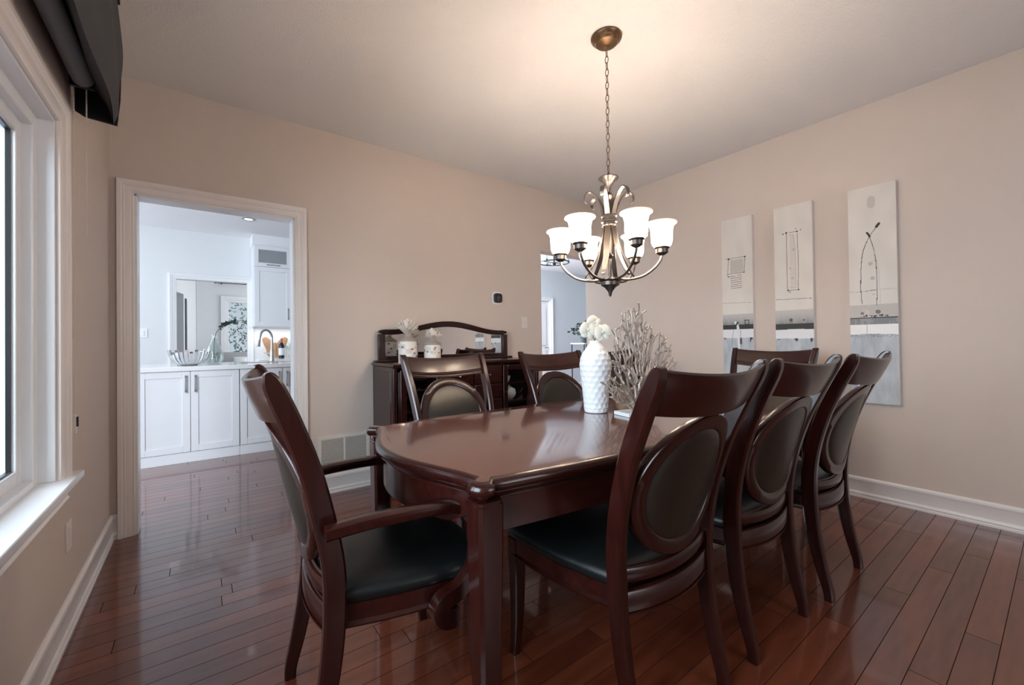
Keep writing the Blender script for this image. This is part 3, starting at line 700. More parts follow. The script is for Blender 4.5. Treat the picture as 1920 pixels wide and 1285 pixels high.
for k, pts in enumerate(([(0, -.02, 0), (.0, .0, .03), (.02, .01, .06), (.07, .0, .085), (.10, 0, .05), (.105, 0, .03)], [(0, .0, 0), (-.005, .0, .03), (-.03, .0, .07), (-.05, 0, .09)])):
    q = [D * a + Bk * b_ + Vector((0, 0, c)) for a, b_, c in pts]; MB().tube(cat([tuple(p) for p in q], 5), .0022, 6).build('stem', M_STEM, orc)
rnd = random.Random(4)
def blossom(c, r, yaw):
    m = MB(); ax_ = Vector((-.5 + .3 * yaw, -.8, .15)).normalized(); u_ = ax_.cross(Vector((0, 0, 1))).normalized(); w_ = u_.cross(ax_)
    for k in range(5):
        a = pi / 2 + k * 2 * pi / 5 + yaw; wd = .78 if k in (1, 4) else .42; d = u_ * cos(a) + w_ * sin(a); s2 = u_ * -sin(a) + w_ * cos(a); rows = []
        for t, ww in ((.05, .12), (.3, .75), (.6, 1.0), (.85, .8), (1.0, .25)):
            p = c + ax_ * (.004 if k in (1, 4) else -.003) + d * r * t + ax_ * (.004 * sin(t * pi)); h = s2 * r * wd * ww; rows.append([p - h, p - h * .4 + ax_ * .005, p + h * .4 + ax_ * .005, p + h, p + h * .4 + ax_ * .002, p - h * .4 + ax_ * .002])
        m.rings(rows)
    m.lathe([(.001, -.006), (.007, -.002), (.008, .004), (.001, .010)], 8, tuple(c + ax_ * .008))
    return m
for a, b_, z, r, yw in ((-.036, 0, .075, .045, .15), (-.004, .012, .112, .040, .55), (.038, -.008, .062, .044, -.3)):
    blossom(D * a + Bk * b_ + Vector((0, 0, z)), r, yw).build('blossom', M_PETAL, orc)

# coral sculpture
cs = empty('coral_sculpture', (1.690, 1.270, .7605), radians(-12), 'champagne metal branching coral sculpture on a white stone base', 'sculpture')
MB().box(-.085, .085, -.055, .055, 0, .018).build('base', M_MARBLE, cs, bevel=.002)
rnd = random.Random(11); m = MB()
ENVP = [(-1.25, .10), (-1.05, .24), (-.85, .30), (-.70, .22), (-.55, .33), (-.38, .40), (-.22, .44), (-.06, .53), (.08, .54), (.20, .47), (.36, .42), (.55, .43), (.75, .40), (.95, .36), (1.12, .26), (1.3, .08)]
def lim(a):
    for p, q in zip(ENVP, ENVP[1:]):
        if p[0] <= a <= q[0]: return lerp(p[1], q[1], (a - p[0]) / (q[0] - p[0]))
    return 0
for ly, dens in ((-.016, 250), (.016, 150)):
    pts = [(0.0, 0.012)]; tries = 0
    while len(pts) < dens and tries < 30000:
        tries += 1; a = rnd.uniform(-1.25, 1.3); r = sqrt(rnd.random()) * .55
        if r > lim(a) * .98 or r < .03: continue
        q = (.88 * r * sin(a), .012 + r * cos(a)); md = .0115 + .016 * (r / .55) * .45
        if all(hypot(q[0] - p[0], q[1] - p[1]) > md for p in pts): pts.append(q)
    pts.sort(key=lambda p: hypot(p[0], p[1])); par = {}; kids = {i: 0 for i in range(len(pts))}; load = [1] * len(pts)
    for i in range(1, len(pts)):
        xi, zi = pts[i]; ri = hypot(xi, zi); ai = atan2(xi, zi); best = None
        for j in range(i):
            xj, zj = pts[j]; d = hypot(xi - xj, zi - zj); rj = hypot(xj, zj)
            if rj >= ri - .004: continue
            dirn = atan2(xi - xj, zi - zj); cost = d * (1 + 2.2 * abs(dirn - ai * 1.0)) * (1 + .12 * kids[j])
            if best is None or cost < best[0]: best = (cost, j)
        par[i] = best[1]; kids[best[1]] += 1
    for i in range(len(pts) - 1, 0, -1): load[par[i]] += load[i]
    yo = [ly + rnd.uniform(-.006, .006) for _ in pts]; yo[0] = 0
    def rad(k): return .0028 + .0011 * min(5, load[k] ** .42)
    for i in range(1, len(pts)):
        j = par[i]; p = Vector((pts[j][0], yo[j], pts[j][1])); q = Vector((pts[i][0], yo[i], pts[i][1]))
        mid = (p + q) / 2 + Vector((rnd.uniform(-.003, .003), 0, rnd.uniform(-.002, .002)))
        m.tube([p, mid, q], [rad(i) * 1.05, rad(i), rad(i)], 6)
        if kids[i] == 0:
            dd = (q - p).normalized(); m.tube([q, q + dd * .008 + Vector((rnd.uniform(-.004, .004), 0, 0)), q + dd * .014], [rad(i), rad(i) * 1.25, rad(i) * .5], 6)
    for i in range(len(pts)):   # cross links make the net
        for j in range(i):
            d = hypot(pts[i][0] - pts[j][0], pts[i][1] - pts[j][1])
            if par.get(i) != j and d < .028 and rnd.random() < .48: m.tube([(pts[i][0], yo[i], pts[i][1]), (pts[j][0], yo[j], pts[j][1])], .0025, 5)
m.build('branches', M_CORAL, cs, smooth=80)

pl_ = empty('planter_pot', (1.80, 1.425, .7605), 0, 'small tan tapered pot on the table behind the coral sculpture', 'pot')
MB().lathe([(.001, 0), (.048, 0), (.050, .004), (.069, .100), (.070, .106), (.064, .106), (.062, .098), (.001, .096)], 32).build('body', simple('tan_clay', (0.42, 0.25, 0.16), 0.45), pl_)
# ------------------------------------------------------------------ paintings
def painting(name, yl, yr, z0, z1, kind, label):
    root = empty(name, (XB, (yl + yr) / 2, z0), 0, label, 'painting', 'tall narrow abstract canvases on the right wall')
    w = abs(yl - yr); h = z1 - z0; NU, NV = 84, 460
    MB().box(-.038, -.001, -w / 2, w / 2, 0, h).build('canvas_body', M_TRIM, root, bevel=.001)
    rnd = random.Random(len(label)); sd_ = {'L': 1.3, 'M': 7.1, 'R': 13.7}[kind]
    def base(u, v):
        n1 = .5 + .5 * sin(u * 9 + 4 * sin(v * 7 + u * 3)) * cos(v * 23 + u * 5); n2 = max(0, min(1, .5 + .75 * mnoise.noise(Vector((u * 9, v * 14, sd_))) + .35 * mnoise.noise(Vector((u * 34, v * 40, sd_))))); n1 = max(0, min(1, .5 + .8 * mnoise.noise(Vector((u * 3.2, v * 9, sd_ + 5))))); fr = rnd.random()
        cream = (.64 + .06 * n1, .60 + .06 * n1, .55 + .06 * n1)
        lo = (.33 + .12 * n2 + .08 * n1 + .04 * fr, .37 + .12 * n2 + .08 * n1 + .04 * fr, .41 + .12 * n2 + .08 * n1 + .04 * fr)
        lo2 = tuple(c + .10 * max(0, (v - .75)) for c in lo)
        if kind == 'R':
            if v < .546: return cream
            if v < .604: return (.50, .47, .44) if n2 < .75 else (.58, .55, .52)
            if v < .608: return (.03, .03, .03)
            if v < .637: return (.22, .225, .23) if n2 < .8 else (.30, .30, .31)
            if v < .680 + .004 * n1: return (.84, .84, .84)
            if v < .695 and fr < .25: return (.16, .17, .18)
            return lo2
        k0, k1, k2, k3, k4 = (.552, .613, .638, .641, .686) if kind == 'L' else (.547, .620, .648, .653, .695)
        if v < k0: return cream
        if v < k1:
            t = (v - k0) / (k1 - k0); g = lerp(.50, .20 + .12 * n2, t ** 1.6); return (g, g * .97, g * .95)
        if v < k2 + .002 * n1: return (.028, .028, .030)
        if v < k4 + .004 * n2: return (.74, .75, .77)
        if v < k4 + .03 and (.05 < u < .12 or .88 < u < .96 or (kind == 'M' and .45 < u < .6 and v < k4 + .022)) and n2 + .9 * (v - k4) / .03 < .85: return (.05, .05, .055)
        return lo2
    cols = [[base((i + .5) / NU, (j + .5) / NV) for i in range(NU)] for j in range(NV)]
    asp = h / w
    def stroke(pts, r, c, op=1.0):
        for (a, b_) in zip(pts, pts[1:]):
            n = max(2, int(hypot((a[0] - b_[0]) * NU, (a[1] - b_[1]) * NV) * 2))
            for k in range(n + 1): dot(lerp(a[0], b_[0], k / n), lerp(a[1], b_[1], k / n), r, c, op)
    def dot(u, v, r, c, op=1.0):   # r in metres
        ru, rv = r / w * NU, r / h * NV; cu, cv = u * NU, v * NV
        for j in range(int(cv - rv - 1), int(cv + rv + 2)):
            for i in range(int(cu - ru - 1), int(cu + ru + 2)):
                if 0 <= i < NU and 0 <= j < NV and ((i + .5 - cu) / max(ru, .5)) ** 2 + ((j + .5 - cv) / max(rv, .5)) ** 2 <= 1.0:
                    o_ = cols[j][i]; cols[j][i] = tuple(lerp(p, q, op) for p, q in zip(o_, c))
    K = (.02, .018, .018); G = (.30, .28, .27)
    if kind == 'L':
        R4 = [(.228, .229), (.77, .226), (.738, .316), (.19, .317), (.18, .331)]
        for yv in [.24 + .0085 * k for k in range(9)]: stroke([(.30, yv), (.70, yv)], .006, (.50, .47, .43), .5)
        stroke(R4 + [R4[3], R4[0]], .0017, K)
        for q in ((.228, .229, .008), (.15, .225, .004), (.77, .228, .007), (.732, .316, .005), (.233, .332, .006)): dot(*q, K)
        for k, yv in enumerate((.331, .343, .355, .367, .379, .391, .401)): stroke([(.31, yv), (.655, yv - .001)], .0012, K); dot(.31, yv, .003, K)
        stroke([(.0, .484), (.95, .490)], .0014, G)
        stroke([(.425, .60), (.5, .62), (.53, .70), (.52, .80)], .010, (.72, .73, .74)); stroke([(.45, .615), (.5, .60)], .006, K)
        stroke([(.36, .64), (.30, .70), (.33, .80), (.42, .87)], .0015, K, .8); stroke([(.59, .645), (.585, .74)], .0015, K, .8); stroke([(.59, .695), (.6, .72)], .009, (.08, .08, .09)); stroke([(.72, .59), (.86, .588), (.86, .612), (.74, .612), (.74, .592)], .003, K, .7)
    elif kind == 'M':
        R4 = [(.342, .141), (.618, .143), (.64, .30), (.625, .446), (.344, .443), (.342, .141)]
        for yv in [.165 + .01 * k for k in range(27)]: stroke([(.43, yv), (.54, yv)], .005, (.56, .52, .48), .4)
        stroke([(.409, .156), (.517, .154), (.569, .246), (.56, .433), (.398, .430)], .0014, G, .7); stroke(R4, .0015, K)
        for q in ((.333, .141, .007), (.248, .144, .005), (.618, .143, .006), (.596, .128, .004), (.709, .138, .004), (.631, .445, .006), (.36, .446, .005), (.405, .453, .004)): dot(*q, K)
        for q in ((.518, .234, .010), (.423, .33, .009), (.479, .383, .009)): dot(*q, (.42, .39, .36), .7)
        stroke([(.028, .488), (.949, .494)], .0016, K, .8); dot(.94, .494, .004, K)
        dot(.42, .600, .012, K, .8); dot(.75, .603, .008, K, .7)
    else:
        A = cat([(.636, .186), (.458, .231), (.319, .292), (.267, .361), (.248, .465), (.268, .541)], 6); B = cat([(.412, .215), (.452, .232), (.542, .299), (.582, .375), (.590, .472), (.578, .548)], 6)
        stroke(A, .0018, K); stroke(B, .0018, K); stroke(cat([(.506, .275), (.60, .35), (.635, .404), (.647, .546)], 6), .0014, (.45, .42, .38), .6)
        stroke([(.65, .180), (.60, .192)], .008, K); stroke([(.40, .212), (.44, .224)], .006, K); dot(.455, .231, .007, K)
        for q in ((.464, .357, .012), (.504, .425, .013), (.515, .499, .006)): dot(*q, (.42, .40, .37), .8)
        stroke([(.014, .482), (.36, .484)], .0015, G, .6); stroke([(.36, .482), (.59, .480)], .003, G, .9); stroke([(.62, .478), (1, .481)], .0012, G, .4)
        stroke([(.50, .06), (.50, .09)], .02, (.52, .49, .45), .5)
        for q in ((.27, .585, .010), (.60, .580, .014)): dot(*q, K, .7)
        for k in range(11): dot(.25 + .055 * k + .01 * sin(k * 3), .598 + .002 * cos(k * 5), .0035 + .002 * (k % 3), K, .9)
        stroke([(.37, .612), (.36, .68)], .0015, (.3, .3, .3), .7)
    me = bpy.data.meshes.new('painted_face'); vs = []; fs = []
    for j in range(NV + 1):
        for i in range(NU + 1): vs.append((-.0385, w / 2 - w * i / NU, h - h * j / NV))
    for j in range(NV):
        for i in range(NU): a = j * (NU + 1) + i; fs.append((a, a + NU + 1, a + NU + 2, a + 1))
    me.from_pydata(vs, [], fs); at_ = me.color_attributes.new('Col', 'FLOAT_COLOR', 'CORNER')
    flat = []
    for j in range(NV):
        for i in range(NU): flat += [*cols[j][i], 1] * 4
    at_.data.foreach_set('color', flat); me.materials.append(M_PAINT)
    o = bpy.data.objects.new('painted_face', me); COL.objects.link(o); o.parent = root
    return root
painting('abstract_painting', 1.824, 1.572, .67, 2.160, 'L', 'tall canvas farthest from the camera, with a small square over stacked dashes')
painting('abstract_painting', 1.405, 1.146, .67, 2.160, 'M', 'middle tall canvas, with a narrow upright rectangle drawn in black')
painting('abstract_painting', .928, .674, .67, 2.160, 'R', 'nearest and largest looking tall canvas, with two crossing curved lines')

# ------------------------------------------------------------------ chandelier
CX, CY = 1.741, 1.455
cd = empty('chandelier', (CX, CY, H), 0, 'pewter six-light chandelier with lit frosted bell shades on a chain over the table', 'chandelier')
def L(z): return z - H - 0.015
MB().lathe([(.001, 0), (.078, 0), (.082, -.006), (.080, -.012), (.066, -.024), (.058, -.030), (.056, -.036), (.030, -.044), (.012, -.048), (.010, -.062), (.001, -.064)], 40).build('canopy', M_BRONZE, cd)
m = MB(); z = -.070; k = 0; ztop = L(2.035)
while z > ztop:
    a = k * pi / 2 + .3; dx, dy = cos(a), sin(a)
    pts = [(dx * .0085 * sin(t), dy * .0085 * sin(t), z - .0165 + .0205 * cos(t)) for t in [2 * pi * i / 12 for i in range(12)]]
    m.tube(pts, .0022, 5, loop=True); z -= .0345; k += 1
ch = m.build('chain', M_BRONZE, cd); tag(ch)
MB().lathe([(.001, L(2.03)), (.006, L(2.028)), (.008, L(2.008)), (.050, L(2.004)), (.053, L(2.000)), (.050, L(1.994)), (.030, L(1.980)), (.014, L(1.955)), (.009, L(1.935)), (.007, L(1.925)), (.016, L(1.918)), (.022, L(1.905)), (.016, L(1.893)), (.009, L(1.885)), (.008, L(1.60)), (.016, L(1.592)), (.020, L(1.585)), (.016, L(1.578)), (.009, L(1.570)), (.009, L(1.475)), (.018, L(1.468)), (.062, L(1.462)), (.064, L(1.455)), (.050, L(1.448)), (.048, L(1.430)), (.030, L(1.420)), (.018, L(1.405)), (.010, L(1.392)), (.008, L(1.378)), (.001, L(1.368))], 32).build('column', M_PEWTER, cd)
MB().lathe([(.030, L(1.806)), (.040, L(1.802)), (.042, L(1.795)), (.036, L(1.790)), (.036, L(1.778)), (.042, L(1.773)), (.042, L(1.765)), (.034, L(1.760)), (.034, L(1.752)), (.040, L(1.748)), (.038, L(1.742)), (.030, L(1.740))], 32).build('collar', M_PEWTER, cd)
RA = .262
for i in range(6):
    a = radians(8 + 60 * i); er = Vector((cos(a), sin(a), 0)); et = Vector((-sin(a), cos(a), 0))
    pts = cat([(.045, 1.462), (.10, 1.457), (.17, 1.472), (.225, 1.510), (.255, 1.550), (RA, 1.578)], 6)
    arm = MB().tube([er * r + Vector((0, 0, L(z))) for r, z in pts], .0068, 8).build('arm', M_PEWTER, cd)
    # leaf strap: tight at the collar, scrolls out above, flares to the arm below
    a2 = a + radians(0); sp_ = cat([(.116, 1.868, .006), (.128, 1.874, .009), (.133, 1.893, .010), (.124, 1.915, .011), (.102, 1.926, .012), (.074, 1.905, .012), (.050, 1.86, .013), (.034, 1.81, .014), (.028, 1.765, .015), (.034, 1.72, .015), (.048, 1.65, .016), (.074, 1.57, .014), (.108, 1.505, .012), (.128, 1.478, .010), (.128, 1.468, .006)], 5)
    ea, ta = er, et; er = Vector((cos(a + .30), sin(a + .30), 0)); et = Vector((-sin(a + .30), cos(a + .30), 0)); rs = []
    for j, (r, z, w) in enumerate(sp_):
        p = er * r + Vector((0, 0, L(z))); A_ = sp_[max(0, j - 1)]; C_ = sp_[min(len(sp_) - 1, j + 1)]
        t = (er * (C_[0] - A_[0]) + Vector((0, 0, C_[1] - A_[1]))).normalized(); nn = t.cross(et) * .0028
        rs.append([p - et * w - nn, p + et * w - nn, p + et * w + nn, p - et * w + nn])
    MB().rings(rs).build('leaf_strap', M_PEWTER, cd, bevel=.001)
    er, et = ea, ta
    c = er * RA + Vector((0, 0, L(1.570)))
    lamp = MB().lathe([(.001, 0), (.012, .002), (.030, .014), (.031, .034), (.038, .040), (.038, .044), (.001, .044)], 28, tuple(c)).build('cup', M_PEWTER, cd)
    shp = cat([(.030, .040), (.044, .052), (.052, .075), (.053, .105), (.054, .130), (.060, .152), (.070, .166)], 5)
    rs = [[c + Vector((r * cos(2 * pi * k / 36), r * sin(2 * pi * k / 36), z)) for k in range(36)] for r, z in shp] + [[c + Vector(((r - .003) * cos(2 * pi * k / 36), (r - .003) * sin(2 * pi * k / 36), z)) for k in range(36)] for r, z in reversed(shp)]
    sh = MB().rings(rs, cap=False).build('shade', M_SHADE, cd, smooth=80)
    MB().tube([c + Vector((.0715 * cos(2 * pi * k / 36), .0715 * sin(2 * pi * k / 36), .167)) for k in range(36)], .0046, 8, loop=True).build('rim', M_RIM, sh)
    pl = bpy.data.lights.new('bulb', 'POINT'); pl.energy = 2.6; pl.color = WARM; pl.shadow_soft_size = .03
    po = bpy.data.objects.new('bulb', pl); COL.objects.link(po); po.parent = cd; po.location = c + Vector((0, 0, .13))

# ------------------------------------------------------------------ kitchen
struct('wall_kitchen_back', MB().box(-4, -.27, 7.35, 7.47, 0, H).box(-.27, .56, 7.35, 7.47, 2.06, H).box(.56, 2.9, 7.35, 7.47, 0, H), M_WALLK)
struct('ceiling_kitchen', MB().box(-4, 2.9, YA + .12, 7.47, H, H + .1), M_CEILK)
casing('trim_4', -.27, .56, 2.06, 7.35, -1, M_WHITE)
struct('wall_kitchen_side', MB().box(2.62, 2.74, YA + .12, 12.2, 0, H), M_WALLK)
ks = empty('light_switch', (-.62, 7.35, 1.31), 0, 'white switch plate on the kitchen wall left of the inner doorway', 'switch')
MB().box(-.05, .05, -.006, 0, -.06, .06).build('plate', M_WHITE, ks, bevel=.002); MB().box(-.018, .018, -.010, -.004, -.034, .034).build('rocker', M_WHITE, ks, bevel=.002)
pt = empty('recessed_light', (.494, 6.25, H), 0, 'small recessed spotlight in the kitchen ceiling', 'light')
MB().lathe([(.045, -.001), (.075, -.001), (.078, -.006), (.070, -.010), (.045, -.004)], 28).build('ring', M_STEEL, pt); MB().lathe([(.001, -.002), (.045, -.002), (.045, -.004), (.001, -.006)], 24).build('bulb_face', M_SPOT, pt)
def shaker(mb_w, h, loc, parent, m=M_CAB, name='door', rail=.06):
    d = MB(); t = .02
    d.box(0, rail, 0, t, 0, h); d.box(mb_w - rail, mb_w, 0, t, 0, h); d.box(rail, mb_w - rail, 0, t, 0, rail); d.box(rail, mb_w - rail, 0, t, h - rail, h); d.box(rail, mb_w - rail, .009, t, rail, h - rail)
    o = d.build(name, m, parent, bevel=.002); o.location = loc; return o
def bar(parent, x, z0, z1, y=-.03, horiz=None):
    m = MB()
    if horiz is None:
        m.box(x - .006, x + .006, y, y + .010, z0, z1); m.box(x - .006, x + .006, y, .002, z0 + .012, z0 + .022); m.box(x - .006, x + .006, y, .002, z1 - .022, z1 - .012)
    else:
        m.box(x, horiz, y, y + .010, z0, z1); m.box(x + .01, x + .02, y, .002, z0, z1); m.box(horiz - .02, horiz - .01, y, .002, z0, z1)
    return m.build('handle', M_STEEL, parent, bevel=.0015)
IZ = .885
# island base units: three cabinets
units = [(-.48, .315, [(-.478, -.086, 'R'), (-.082, .312, 'L')], 'white shaker island cabinet with two doors, left of the dark seam'), (.317, 1.10, [(.320, .706, 'R'), (.712, 1.098, 'L')], 'white shaker island cabinet, partly hidden behind the armchair back'), (-1.28, -.482, [(-1.278, -.884, 'R'), (-.88, -.484, 'L')], None)]
for x0, x1, doors, lab in units[:2]:
    u = empty('island_cabinet', (x0, 5.137, 0), 0, lab, 'cabinet', 'kitchen island cabinets')
    MB().box(0, x1 - x0, .0, .93, .0, IZ).build('body', M_CAB, u)
    MB().box(0, x1 - x0, -.012, 0, 0, .095).build('plinth', M_CAB, u, bevel=.002)
    for a, b_, hs in doors:
        d = shaker(b_ - a, IZ - .108, (a - x0, -.021, .103), u); w = b_ - a
        bar(d, w - .035 if hs == 'R' else .035, .575, .745)
put('island_worktop', MB().box(-.54, 1.16, 5.095, 6.12, IZ, .928), M_QUARTZ, (0, 0, 0), 'white quartz worktop running over the island cabinets', 'worktop', bevel=.004)
# sink rim in the island
put('kitchen_sink', MB().box(-.26, .26, -.19, .19, 0, .004).box(-.24, .24, -.17, .17, .004, .0045), M_STEEL, (.62, 5.76, .928), 'low steel sink rim set in the island worktop beside the tap', 'sink')
fa = empty('kitchen_faucet', (.705, 5.93, .928), radians(-150), 'tall brushed steel gooseneck tap on the island', 'faucet')
MB().lathe([(.001, 0), (.028, 0), (.028, .004), (.024, .02), (.020, .12), (.015, .15), (.001, .152)], 20).build('base', M_STEEL, fa)
gp = cat([(0, 0, .14), (0, 0, .24), (0, 0, .31), (.03, 0, .365), (.08, 0, .385), (.13, 0, .36), (.155, 0, .30), (.165, 0, .25)], 6)
MB().tube(gp, .013, 12).build('neck', M_STEEL, fa); MB().tube([(.163, 0, .265), (.172, 0, .215), (.178, 0, .185)], [.016, .020, .024], 14).build('spray_head', M_STEEL, fa)
MB().tube([(0, -.02, .09), (.01, -.06, .10), (.02, -.11, .105)], [.010, .008, .007], 8).build('lever', M_STEEL, fa)
# silver slatted bowl
bw = empty('slatted_bowl', (-.10, 5.50, .928), 0, 'silver slatted metal bowl on the left of the island', 'bowl')
MB().lathe([(.001, 0), (.065, 0), (.075, .005), (.065, .008), (.001, .008)], 28).build('foot', M_STEEL, bw)
m = MB()
for k in range(26):
    a = 2 * pi * k / 26; er = Vector((cos(a), sin(a), 0)); et = Vector((-sin(a), cos(a), 0)); hk = .155 if k % 2 else .135; rs = []
    for t in [i / 7 for i in range(8)]:
        th_ = t * radians(78); r = .065 + .112 * sin(th_); z = .005 + hk * (1 - cos(th_)) / (1 - cos(radians(78))) ; w = .007 + .006 * t
        p = er * r + Vector((0, 0, z)); rs.append([p - et * w - er * .002, p + et * w - er * .002, p + et * w + er * .002, p - et * w + er * .002])
    m.rings(rs)
tag(m.build('slats', M_CHROME, bw))
gv = empty('glass_vase', (.115, 5.62, .928), 0, 'tall pear-shaped clear glass vase standing on the island', 'vase')
MB().lathe([(.050, 0), (.070, .006), (.088, .06), (.082, .13), (.055, .20), (.028, .255), (.020, .30), (.024, .325), (.022, .325), (.018, .30), (.026, .255), (.053, .20), (.080, .13), (.086, .06), (.068, .010), (.001, .008)], 32).build('body', M_GLASSV, gv)
br = empty('leafy_branch', (.115, 5.62, 1.05), 0, 'dark green leafy branch leaning out of the glass vase', 'branch')
sp_ = cat([(0, 0, -.06), (.0, 0, .10), (.02, 0, .22), (.07, -.02, .285), (.13, -.03, .32), (.20, -.05, .345)], 6)
MB().tube(sp_, .0035, 6).build('stem', M_STEM, br)
def leaves(path, n, size, seed, t0=.45):
    rnd = random.Random(seed); m = MB()
    for k in range(n):
        t = lerp(t0, .999, k / n); p = Vector(path[int(t * (len(path) - 1))]) + Vector((rnd.uniform(-.01, .01), rnd.uniform(-.01, .01), rnd.uniform(-.01, .01)))
        d = Vector((rnd.uniform(-1, 1), rnd.uniform(-1, 1), rnd.uniform(-.6, 1))).normalized(); s2 = d.cross(Vector((rnd.random(), rnd.random(), 1))).normalized(); nn = d.cross(s2) * .001; sz = size * rnd.uniform(.7, 1.3)
        m.rings([[p + d * sz * a - s2 * sz * w - nn, p + d * sz * a + s2 * sz * w - nn, p + d * sz * a + s2 * sz * w + nn, p + d * sz * a - s2 * sz * w + nn] for a, w in ((0, .05), (.3, .28), (.65, .32), (1, .03))])
    return m
tag(leaves(sp_, 60, .035, 3, .58).build('leaves', M_LEAF, br), kind='stuff')
# back run: base cabinet, worktop, upper cabinet, under-cabinet items
u = empty('base_cabinet', (.66, 6.78, 0), 0, 'white base cabinet against the far kitchen wall', 'cabinet')
MB().box(0, 1.9, 0, .565, .0, .885).build('body', M_CAB, u)
for k in range(4):
    d = shaker(.465, .74, (.005 + k * .472, -.021, .12), u); bar(d, .42 if k % 2 == 0 else .04, .53, .70)
put('back_worktop', MB().box(.64, 2.6, 6.74, 7.348, .886, .926), M_QUARTZ, (0, 0, 0), 'white worktop along the far kitchen wall under the upper cabinet', 'worktop', bevel=.003)
uc = empty('upper_cabinet', (.605, 7.0, 1.40), 0, 'tall white upper cabinet with a small grey glass door on top', 'cabinet')
MB().box(0, .50, .0, .345, 0, 1.18).build('body', M_CAB, uc)
d = shaker(.47, .86, (.012, -.021, .004), uc); bar(d, .425, .10, .27)
d = shaker(.47, .30, (.012, -.021, .872), uc, name='glass_door', rail=.055)
MB().box(.058, .412, .004, .0085, .058, .242).build('pane', M_FROST, d); bar(d, .15, .020, .032, horiz=.32)
uc2 = empty('upper_cabinet', (1.108, 7.0, 1.40), 0, 'white upper cabinet continuing right, mostly hidden by the doorway', 'cabinet')
MB().box(0, .80, .0, .345, 0, 1.18).build('body', M_CAB, uc2); d = shaker(.39, 1.17, (.004, -.021, .004), uc2); bar(d, .04, .10, .27); d = shaker(.39, 1.17, (.402, -.021, .004), uc2); bar(d, .35, .10, .27)
ul = area('under_cabinet_light', (.95, 7.15, 1.385), (0, 0, 0), .8, .08, 1.6, (1, .98, .95))
struct('trim_5', MB().box(.64, 2.6, 7.338, 7.35, .926, 1.40), M_WHITE)
struct('trim_6', MB().box(.60, 2.6, 7.02, 7.349, 2.582, H - .001), M_CEILK)
# wooden butterfly
def wing(pts, name, m, parent): return MB().prism(pts, 0, .018, MY).build(name, m, parent, bevel=.004)
bf = empty('wooden_butterfly', (.905, 7.25, .927), 0, 'brown wooden butterfly leaning on the kitchen splashback behind the tap', 'decoration')
lw = cat([(0, .02), (-.05, .01), (-.11, .06), (-.12, .14), (-.155, .22), (-.17, .30), (-.12, .325), (-.05, .27), (0, .20)], 5)
wing(lw, 'left_wing', M_BUTTER, bf); wing([(-x, z) for x, z in reversed(lw)], 'right_wing', M_BUTTER, bf); MB().tube([(0, -.02, .01), (0, -.02, .24)], .012, 10).build('body', M_BUTTER, bf)
wb_ = empty('wine_bottle', (.965, 7.06, .927), 0, 'dark wine bottle with white label and pink foil on the far worktop', 'bottle')
MB().lathe([(.001, 0), (.037, .002), (.038, .01), (.038, .19), (.030, .215), (.015, .24), (.014, .30), (.001, .30)], 24).build('glass_body', M_BOTTLE, wb_)
MB().lathe([(.0385, .05), (.0388, .052), (.0388, .155), (.0385, .157)], 24).build('label', M_LABEL, wb_); MB().lathe([(.0150, .235), (.0165, .237), (.0155, .302), (.001, .304)], 16).build('foil', M_CAPS, wb_)
g0 = put('wine_glass', goblet(), M_GLASSV, (1.055, 7.05, .927), 'clear wine glass just right of the wine bottle', 'glass', 'wine glasses by the bottle'); g0.scale = (1.2, 1.2, 1.6)
g1 = g0.copy(); COL.objects.link(g1); g1.location = (1.14, 7.09, .927); tag(g1, 'clear wine glass farther right of the wine bottle', 'glass', 'wine glasses by the bottle')

# ------------------------------------------------------------------ room beyond the kitchen
struct('wall_sitting_room', MB().box(-.07, .40, 10.2, 10.32, 0, H).box(.40, .95, 10.2, 10.32, 2.06, H).box(.95, 2.62, 10.2, 10.32, 0, H).box(.40, .95, 10.2, 10.32, 0, .95), M_WALLK)
struct('ceiling_sitting_room', MB().box(-4, 2.9, 7.47, 10.4, H, H + .1), M_CEILK)
m = MB(); a, b_ = Vector((-.07, 10.22, 0)), Vector((-.50, 8.3, 0)); dr = (b_ - a).normalized(); Ln = (b_ - a).length
Mw = Matrix.Translation(a) @ Matrix.Rotation(atan2(dr.y, dr.x), 4, 'Z')
m.box(0, .80, 0, -.1, 0, H, Mw); m.box(1.35, Ln, 0, -.1, 0, H, Mw); m.box(.80, 1.35, 0, -.1, 2.06, H, Mw)
struct('wall_bay', m, M_WALLK)
wi = MB(); wi.box(.40, .45, 10.18, 10.25, .95, 2.06); wi.box(.90, .95, 10.18, 10.25, .95, 2.06); wi.box(.45, .90, 10.18, 10.25, 2.01, 2.06); wi.box(.45, .90, 10.18, 10.25, .95, 1.0)
w2 = struct('window_2', wi, M_WHITE, bevel=.004); MB().box(.45, .90, 10.21, 10.215, 1.0, 2.01).build('pane', M_GLASS, w2)
m = MB(); m.box(.32, .40, 10.17, 10.20, .87, 2.14); m.box(.95, 1.03, 10.17, 10.20, .87, 2.14); m.box(.40, .95, 10.17, 10.20, 2.06, 2.14); m.box(.40, .95, 10.17, 10.20, .87, .95); m.build('casing', M_WHITE, w2, bevel=.004)
rd = empty('curtain_rod', (.27, 10.10, 2.40), 0, 'black curtain rod with pointed finial above the far window', 'rod')
MB().tube([(0, 0, 0), (1.3, 0, 0)], 0.022, 10).build('pole', M_BLKMET, rd); MB().lathe([(.001, 0), (.020, .01), (.030, .035), (.016, .06), (.001, .085)], 14, M=Matrix.Rotation(radians(-90), 4, 'Y')).build('finial', M_BLKMET, rd)
MB().box(.06, .075, 0, .10, -.03, .0).build('bracket', M_BLKMET, rd)
sc_ = empty('folding_screen', (-.20, 8.9, 0), 0, 'narrow dark grey panel standing by the far side wall', 'panel')
